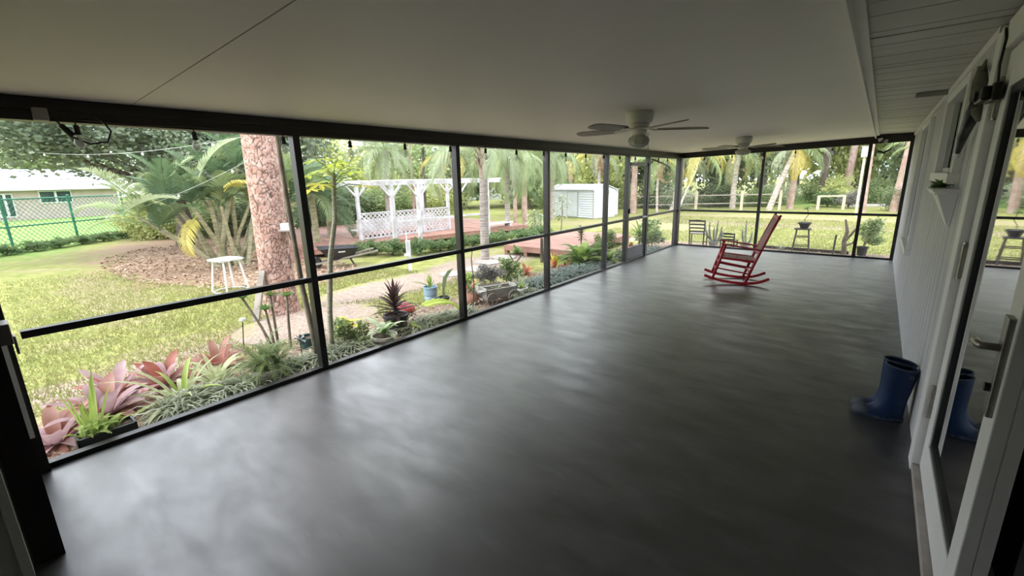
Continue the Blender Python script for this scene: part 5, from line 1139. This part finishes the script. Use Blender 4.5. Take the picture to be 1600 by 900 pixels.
t = thing('leafy_bowl', 'low cream bowl with broad white-edged green leaves', 'plant', (-3.90, 2.60, GZ)); pot(t, .09, .13, .15, m_cream)
rosette(t, 13, .30, .035, [l_white, l_green], (35, 80), 85, 13, .4, zoff=.14)
t = thing('fallen_palm_leaf', 'broad yellow-green pleated leaf arching low beside the second screen post', 'leaf', (-4.12, 2.86, GZ))
MB().tube([(0, 0, 0), (.08, .12, .16), (.15, .25, .30)], [.008, .007, .005], 6).build('stalk', l_lime, t, smooth=True)
o = frond_mesh('blade', .60, 26, .19, l_pap, 80, 22, .019, 25, 61, rad=.006); inst('blade', o, t, (.15, .25, .30), (0, -R(18), R(66)))
o = inst('blade', o, t, (.06, .13, .14), (0, R(5), R(48)), .7)
t = thing('potted_succulent', 'upright green plant in a tall pale blue pot on the sand', 'plant', (-4.92, 4.13, GZ))
MB().lathe([(0, 0), (.085, 0), (.095, .07), (.088, .09), (.088, .105), (.098, .12), (.10, .21), (.106, .215), (.106, .235), (.092, .235), (.09, .2), (0, .2)], 24).build('pot', m_bluepot, t, smooth=False)
rosette(t, 16, .24, .012, [l_spik], (60, 88), 10, 14, .5, zoff=.2)
o = frond_mesh('side_frond', .30, 12, .06, l_fern, 40, 10, .012, 20, 62, rad=.004); inst('side_frond', o, t, (0, 0, .22), (0, -R(30), R(215)))
t = thing('snake_plant', 'single dark upright leaf in a small black pot right of the blue pot', 'plant', (-4.71, 4.19, GZ)); pot(t, .06, .075, .10, m_dark)
MB().strip([(0, 0, .06), (.0, .01, .22), (.02, .03, .36), (.05, .10, .46), (.07, .16, .50)], [.012, .02, .03, .03, .004], (.6, .8, 0), .3).build('leaf', l_dark, t); MB().strip([(0, 0, .06), (.04, -.02, .14), (.09, -.02, .2)], [.01, .02, .003], (.0, 1, 0), .3).build('leaf', l_dark, t)
# third bay
t = thing('round_terracotta_pot', 'round terracotta pot with a spiky silver plant right of the second post', 'plant', (-4.35, 4.38, GZ))
MB().lathe([(0, 0), (.06, .005), (.105, .05), (.12, .10), (.10, .155), (.075, .175), (.08, .19), (.065, .19), (0, .165)], 24).build('pot', m_terra, t, smooth=True)
rosette(t, 26, .24, .012, [l_lir, l_fern], (15, 85), 35, 15, .4, zoff=.17)
t = thing('bromeliad', 'coral red bromeliad behind the terracotta pot', 'bromeliad', (-4.75, 4.75, GZ)); rosette(t, 18, .26, .03, [l_flow, l_bred], (15, 80), 40, 17, .4)
t = thing('bare_cane', 'thin dark bare cane rising before the toy cart', 'cane', (-3.95, 4.0, GZ)); MB().tube([(0, 0, -.02), (.02, .03, .4), (.0, .02, .75), (.02, .06, 1.0)], [.008, .007, .006, .003], 6).build('cane_stem', m_darkbark, t); 
t = thing('cart_planter', 'weathered grey wagon-shaped planter with wheels in the third bay', 'planter', (-4.12, 4.72, GZ), R(72))
for (x0, x1, z0, z1) in ((-.26, .26, .08, .22),):
    for sy in (-.115, .10): MB().box(x0, x1, sy, sy+.015, z0, z1).build('side_board', m_graypot, t)
    for sx in (x0, x1-.015): MB().box(sx, sx+.015, -.115, .115, z0, z1+.02).build('end_board', m_graypot, t)
    MB().box(x0, x1, -.115, .115, z0, z0+.015).build('bottom', m_wood, t); MB().box(x0+.02, x1-.02, -.1, .1, z0+.015, z1-.03).build('soil', m_soil, t)
MB().box(-.34, -.26, -.09, .09, .19, .205).build('ledge', m_graypot, t)
for sx in (-.18, .18):
    for sy in (-.14, .125): MB().tube([(sx+.085*math.cos(2*math.pi*k/16), sy, .085+.085*math.sin(2*math.pi*k/16)) for k in range(17)], .009, 6).beam((sx-.08, sy, .085), (sx+.08, sy, .085), .012, .012).beam((sx, sy, .005), (sx, sy, .165), .012, .012).build('wheel', m_wood, t)
rosette(t, 14, .16, .010, [l_lir], (15, 80), 40, 18, .4, zoff=.17)
t = thing('stone_trough', 'small grey stone trough behind the wagon planter', 'planter', (-4.5, 4.95, GZ), R(70)); MB().box(-.22, .22, -.07, .07, 0, .16).build('trough', m_graypot, t, bevel=.01); MB().box(-.2, .2, -.055, .055, .15, .165).build('soil', m_soil, t)
t = thing('potted_plant', 'white pot with yellow-green strap leaves right of the wagon planter', 'plant', (-3.93, 5.02, GZ)); pot(t, .075, .09, .17, m_wmetal)
rosette(t, 20, .17, .014, [l_spik, l_var], (20, 85), 70, 19, .4, zoff=.15)
def leafy(label, x, y, r, h, k, name='shrub', cat='shrub', seed=0, ros=None):
    t = thing(name, label, cat, (x, y, GZ)); inst('foliage', cr[k], t, (0, 0, h*.6), (0, 0, seed), (r, r, h*.5)); MB().tube([(0, 0, -.02), (.01, 0, h*.5)], [.012, .006], 6).build('stem', m_vine, t); return t
leafy('lime leafy shrub behind the terracotta pot', -5.0, 4.95, .16, .30, 'lime'); leafy('tangled grey-brown shrub behind the wagon planter', -4.75, 5.25, .28, .42, 'grey'); leafy('olive leafy shrub in the third bay centre', -4.6, 5.6, .26, .46, 'small')
t = thing('frangipani', 'frangipani sapling with reddish pot behind the shrubs of the third bay', 'tree', (-4.7, 5.9, GZ)); MB().tube([(0, 0, 0), (-.02, -.03, .3), (-.1, -.1, .5)], [.02, .018, .012], 7).tube([(-.02, -.03, .3), (.08, .05, .48)], [.016, .01], 7).build('trunk', m_bark, t); rosette(t, 16, .20, .028, [l_green], (5, 70), 30, 20, .3, zoff=.5)
t = thing('bromeliad', 'pink-red bromeliad left of the third screen post', 'bromeliad', (-4.9, 6.4, GZ)); rosette(t, 18, .30, .03, [l_flow, l_pink], (15, 80), 40, 21, .4)
t = thing('bromeliad', 'silver-green rosette at the foot of the third screen post', 'bromeliad', (-4.2, 5.35, GZ)); rosette(t, 24, .32, .022, [l_lir, l_var], (10, 80), 45, 22, .4)
t = thing('post_cactus', 'dark thin columnar cactus left of the third screen post', 'cactus', (-5.38, 7.6, GZ)); MB().tube([(0, 0, -.02), (0, 0, .5), (0, 0, .53)], [.035, .03, .01], 8).build('stem', m_darkbark, t)
# fourth bay
t = thing('croton', 'upright yellow and red croton beside the third screen post', 'plant', (-4.88, 7.35, GZ)); rosette(t, 10, .38, .024, [l_yleaf, l_flow], (60, 88), 15, 23, .3); rosette(t, 12, .26, .024, [l_flow, l_spik], (15, 55), 35, 24, .3)
t = thing('red_bromeliad', 'low red bromeliad at the foot of the croton', 'bromeliad', (-4.55, 7.2, GZ)); rosette(t, 16, .26, .028, [l_flow, l_bred], (5, 60), 40, 25, .3)
t = thing('dracaena', 'dark glossy leafy plant on a stem above the lush ferns', 'plant', (-4.9, 8.4, GZ)); MB().tube([(0, 0, 0), (0, 0, .55)], [.02, .014], 6).build('stem', m_vine, t); rosette(t, 26, .20, .028, [l_dark, l_bred], (0, 80), 50, 26, .3, zoff=.42, asc=.16)
t = thing('palm_shrub', 'lush lime feathery palm shrub left of the fourth screen post', 'palm', (-4.4, 7.55, GZ))
lf = [frond_mesh('lime_frond', .62, 26, .17, l_lime, 85, 22, .014, 22, 71, rad=.006), frond_mesh('lime_frond', .6, 26, .16, l_green, 100, 25, .014, 18, 72, rad=.006)]
put_fronds(t, lf, 30, .05, (20, 85), 41)
t = thing('palm_shrub', 'smaller bright palm shrub right beside the lush one', 'palm', (-4.15, 8.15, GZ)); put_fronds(t, lf, 18, .03, (20, 85), 42, sc=(.6, .8))
# by the screen door
t = thing('potted_plant', 'large pale pot with upright green stems left of the screen door', 'plant', (-4.25, 8.0, GZ)); pot(t, .13, .17, .20, m_cream); rosette(t, 14, .42, .02, [l_fern, l_green], (55, 88), 25, 43, .4, zoff=.18)
t = thing('potted_plant', 'grey pot with blue-green leaves before the screen door', 'plant', (-4.1, 8.6, GZ)); pot(t, .08, .10, .12, m_graypot); rosette(t, 20, .22, .025, [l_lirb, l_fern], (10, 80), 40, 44, .4, zoff=.1)
t = thing('frog_figure', 'small dark seated garden figure on the pots by the screen door', 'ornament', (-4.42, 8.35, GZ)); MB().lathe([(0, 0), (.06, 0), (.06, .28), (.03, .30), (.045, .33), (.045, .37), (.0, .40)], 12).build('body', m_dark, t, smooth=True)
t = thing('potted_shrub', 'dark red-leaved plant in a pot right behind the screen door', 'plant', (-4.15, 9.3, GZ)); pot(t, .09, .12, .16, m_terra); rosette(t, 24, .24, .03, [l_bred, l_dark], (5, 80), 40, 45, .4, zoff=.14)
leafy('bushy green shrub behind the door kick plate', -4.9, 9.6, .34, .5, 'small', seed=2); leafy('pale bushy plant left of the far corner post', -4.2, 10.4, .42, .72, 'small', seed=4); leafy('grey-green round bush against the far corner', -4.25, 10.75, .34, .5, 'hedge', seed=5)
t = thing('dracaena', 'spiky dracaena rising left of the far corner', 'plant', (-4.35, 10.2, GZ)); rosette(t, 18, .5, .022, [l_spik, l_fern], (15, 80), 25, 46, .4, zoff=.35); MB().tube([(0, 0, 0), (0, 0, .36)], .02, 6).build('stem', m_vine, t)

# =============================================================== far end: chairs, pots, cacti
def ladder_chair(label, loc, rz, w_, sh, h, slats, name='ladder_back_chair'):
    t = thing(name, label, 'chair', loc, rz)
    for sx in (-1, 1):
        MB().tube([(sx*w_*.44, -.02, 0), (sx*w_*.46, -.0, sh), (sx*w_*.5, .05, h)], [.014, .016, .012], 8).build('rear_post', m_black, t, smooth=True)
        MB().tube([(sx*w_*.5, -w_*.85, 0), (sx*w_*.5, -w_*.85, sh+.01)], .014, 8).build('leg', m_black, t)
        MB().tube([(sx*w_*.45, -.01, sh*.4), (sx*w_*.5, -w_*.85, sh*.4)], .008, 6).build('stretcher', m_black, t)
    MB().box(-w_*.52, w_*.52, -w_*.88, .01, sh-.01, sh+.012).build('seat', m_wood if slats > 3 else m_black, t, bevel=.005)
    for k in range(slats):
        f = (k+1)/slats; z = sh+(h-sh)*f-.03; y = .05*f
        top = k == slats-1
        MB().add([(x, y+.006*(1-(x/(w_*.47))**2)*-4+dy, z+dz*(1+(.8*(1-(x/(w_*.47))**2) if top and dz > 0 else 0))) for x in [w_*.47*u/4 for u in range(-4, 5)] for dy in (-.006, .006) for dz in (-.017, .017)],
                 [f_ for i in range(8) for f_ in ((4*i, 4*i+4, 4*i+5, 4*i+1), (4*i+2, 4*i+3, 4*i+7, 4*i+6), (4*i, 4*i+2, 4*i+6, 4*i+4), (4*i+1, 4*i+5, 4*i+7, 4*i+3))]).build('back_slat', m_black, t)
    MB().tube([(-w_*.5, -w_*.85, sh*.3), (w_*.5, -w_*.85, sh*.3)], .008, 6).build('stretcher', m_black, t)
    return t
ladder_chair('tall black ladder-back chair outside the far screen at the left corner', (-3.33, 11.22, GZ), R(185), .36, .34, .68, 4)
ladder_chair('small low black slat-back chair outside the far screen behind the rocker', (-2.72, 11.6, GZ), R(180), .33, .16, .36, 3, 'low_chair')
def cactus(label, loc, arms, pr, ph, pm):
    t = thing('potted_cactus', label, 'cactus', loc); pot(t, pr*.75, pr, ph, pm)
    for a in arms:
        P = [(a[0], a[1], ph-.04)]+[(a[0]+(a[2]-a[0])*f, a[1]+(a[3]-a[1])*f, ph+(a[4]-ph)*g_) for f, g_ in ((.7, .25), (.95, .6), (1, 1))]
        MB().tube(P, [.016, .026, .026, .010], 6).build('stem', m_cact, t)
m_cact = mat('cactus_grey_green', (.20, .24, .19), (.38, .40, .34), 10, .7, .1)
cactus('potted cactus with five tall grey arms next to the ladder-back chair', (-2.98, 11.42, GZ), [(0, 0, -.22, 0, .60), (.0, 0, -.02, .02, .50), (.02, 0, .06, .0, .66), (.03, 0, .15, .02, .50), (-.03, 0, -.12, -.02, .62), (.04, 0, .19, .0, .42)], .11, .16, m_graypot)
cactus('potted cactus with three arms seen behind the rocking chair', (-2.32, 11.62, GZ), [(0, 0, -.02, 0, .66), (-.03, 0, -.09, .02, .46), (.04, 0, .12, .0, .42)], .11, .14, m_graypot)
t = thing('wooden_stool', 'tall dark wooden stool outside the far screen carrying a plant pot', 'stool', (-1.22, 11.75, GZ), R(5))
MB().box(-.16, .16, -.13, .13, .50, .525).build('seat', m_woodd, t, bevel=.005)
for a in (-1, 1):
    for b in (-1, 1): MB().tube([(a*.11, b*.09, .50), (a*.16, b*.13, 0)], .016, 8).build('leg', m_woodd, t)
for z in (.14, .34):
    f = .16-.05*z/.5; MB().tube([(-f, -.12, z), (f, -.12, z)], .010, 6).tube([(-f, .12, z), (f, .12, z)], .010, 6).build('stretcher', m_woodd, t)
t = thing('potted_succulent', 'dark pot with pale pebbles and a small palm sprout on the wooden stool', 'plant', (-1.2, 11.75, GZ+.525)); pot(t, .07, .12, .13, m_dark)
MB().lathe([(0, .125), (.105, .115)], 16).build('pebble_top', m_conc, t); MB().tube([(0, 0, .1), (-.01, 0, .20), (.05, 0, .30), (.02, 0, .42)], .008, 6).build('stem', m_vine, t)
rosette(t, 12, .16, .022, [l_green], (0, 45), 40, 47, .3, zoff=.42)
t = thing('frangipani', 'bare twisted frangipani trunk beside the right mullion outside', 'tree', (-.42, 11.7, GZ)); MB().tube([(0, 0, -.02), (-.03, .0, .3), (.0, 0, .5), (-.06, 0, .75)], [.05, .045, .035, .02], 8).tube([(-.02, 0, .3), (.08, .02, .45), (.16, 0, .62)], [.03, .025, .012], 7).tube([(0, 0, .2), (.12, .05, .26), (.18, .0, .4)], [.03, .022, .01], 7).build('trunk', m_vine, t)
tag(MB().tube([(-.62, 11.7, GZ-.02), (-.6, 11.7, GZ+.42)], .02, 6).build('stake', m_woodd), 'short dark wooden stake left of the bare frangipani', 'stake')
t = thing('potted_shrub', 'loose pale shrub in a dark pot in the right-hand bay', 'shrub', (-.13, 11.8, GZ)); pot(t, .075, .095, .19, m_dark)
inst('foliage', cr['small'], t, (.12, .1, .50), (0, 0, 1), (.36, .3, .34)); MB().tube([(0, 0, .1), (.04, .02, .4)], [.012, .008], 6).build('stem', m_vine, t)
tag(MB().beam((-2.0, 11.95, GZ+.03), (-.35, 11.85, GZ+.03), .05, .07).build('edging_timber', m_darkbark), 'dark edging timber lying along the lawn beyond the far screen', 'timber')
t = thing('potted_succulent', 'small spiky seedling left of the wooden stool', 'plant', (-1.6, 11.8, GZ)); rosette(t, 12, .18, .014, [l_lir], (15, 80), 30, 48, .3)

# =============================================================== ground cover (nobody could count)
def scatter_quads(name, n, area, sz, m, seed, flat=.35, label=None, cat=None, keep=None):
    q = np.random.default_rng(seed); c = np.stack([q.uniform(area[0], area[1], n), q.uniform(area[2], area[3], n), np.full(n, GZ+.006)], 1)
    if keep is not None: c = c[keep(c)]; n = len(c)
    u = q.normal(size=(n, 3)); u[:, 2] *= flat; u /= np.linalg.norm(u, axis=1)[:, None]; v = np.cross(u, np.array([0, 0, 1.])+q.normal(size=(n, 3))*flat); v /= np.linalg.norm(v, axis=1)[:, None]
    s = sz*q.uniform(.5, 1.3, (n, 1)); c[:, 2] += s[:, 0]*.25
    V = np.stack([c-u*s*.5, c+v*s*.3, c+u*s*.5, c-v*s*.3], 1).reshape(-1, 3)
    o = bpy.data.objects.new(name, np_mesh(name, V, np.arange(4*n).reshape(n, 4), m)); C.objects.link(o); stuff(o, label, cat)
def blades(name, n, area, h, m, seed, label, keep=None):
    q = np.random.default_rng(seed); c = np.stack([q.uniform(area[0], area[1], n), q.uniform(area[2], area[3], n), np.full(n, GZ)], 1)
    if keep is not None: c = c[keep(c)]; n = len(c)
    a = q.uniform(0, 6.28, n); r = np.stack([np.cos(a), np.sin(a), 0*a], 1); hh = h*q.uniform(.5, 1.2, (n, 1)); l = q.normal(size=(n, 3))*.5; l[:, 2] = 1
    V = np.stack([c-r*hh*.16, c+r*hh*.16, c+l*hh], 1).reshape(-1, 3)
    o = bpy.data.objects.new(name, np_mesh(name, V, np.arange(3*n).reshape(n, 3), m)); C.objects.link(o); stuff(o, label, 'grass')
def inel(c, x, y, a, b): return ((c[:, 0]-x)/a)**2+((c[:, 1]-y)/b)**2 < 1
blades('lawn_grass', 90000, (-13, -4.9, -2, 5.5), .045, l_grass, 1, 'short yellow-green lawn grass left of the pine', lambda c: ~inel(c, -12.3, 3.6, 4.2, 1.7) & ~inel(c, -9.2, 3.9, 1.6, 1.2) & ~inel(c, -6.3, 4.6, .6, 1.6) & ~inel(c, -5.5, 2.6, .7, .9) & ~((c[:, 1] > 4.4) & (c[:, 0] < -8)) & (np.random.default_rng(9).random(len(c)) < np.clip((c[:, 0]+14)/6, .15, 1)))
blades('end_lawn_grass', 50000, (-7, 2.5, 12.1, 20), .05, l_grass, 2, 'pale lawn grass beyond the far screen', lambda c: ~inel(c, -7, 15.5, 3, 1.2))
scatter_quads('leaf_litter', 9000, (-16.5, -7.6, 1.8, 6.5), .07, l_lit, 3, label='brown fallen leaves under the oak and palm clump', cat='leaf litter', keep=lambda c: inel(c, -12.3, 3.6, 4.2, 1.9) | inel(c, -9.2, 3.9, 1.8, 1.3))
scatter_quads('mulch_chips', 9000, (-5.0, -3.68, -.2, 10.6), .03, mat('mulch_bark', (.22, .14, .10), (.55, .47, .38), 9, .9), 4, label='mixed bark chips and pebbles covering the planting bed', cat='mulch')
scatter_quads('end_mulch', 2500, (-4.4, .3, 10.75, 12.0), .03, mat('mulch_pale', (.26, .18, .13), (.55, .46, .36), 9, .9), 5, label='bark chips along the far screen', cat='mulch')

# =============================================================== final scale to metres
for o in list(bpy.context.scene.objects):
    if o.parent is None and o.type != 'LIGHT':
        o.location = o.location*S
        if o.type != 'CAMERA': o.scale = o.scale*S
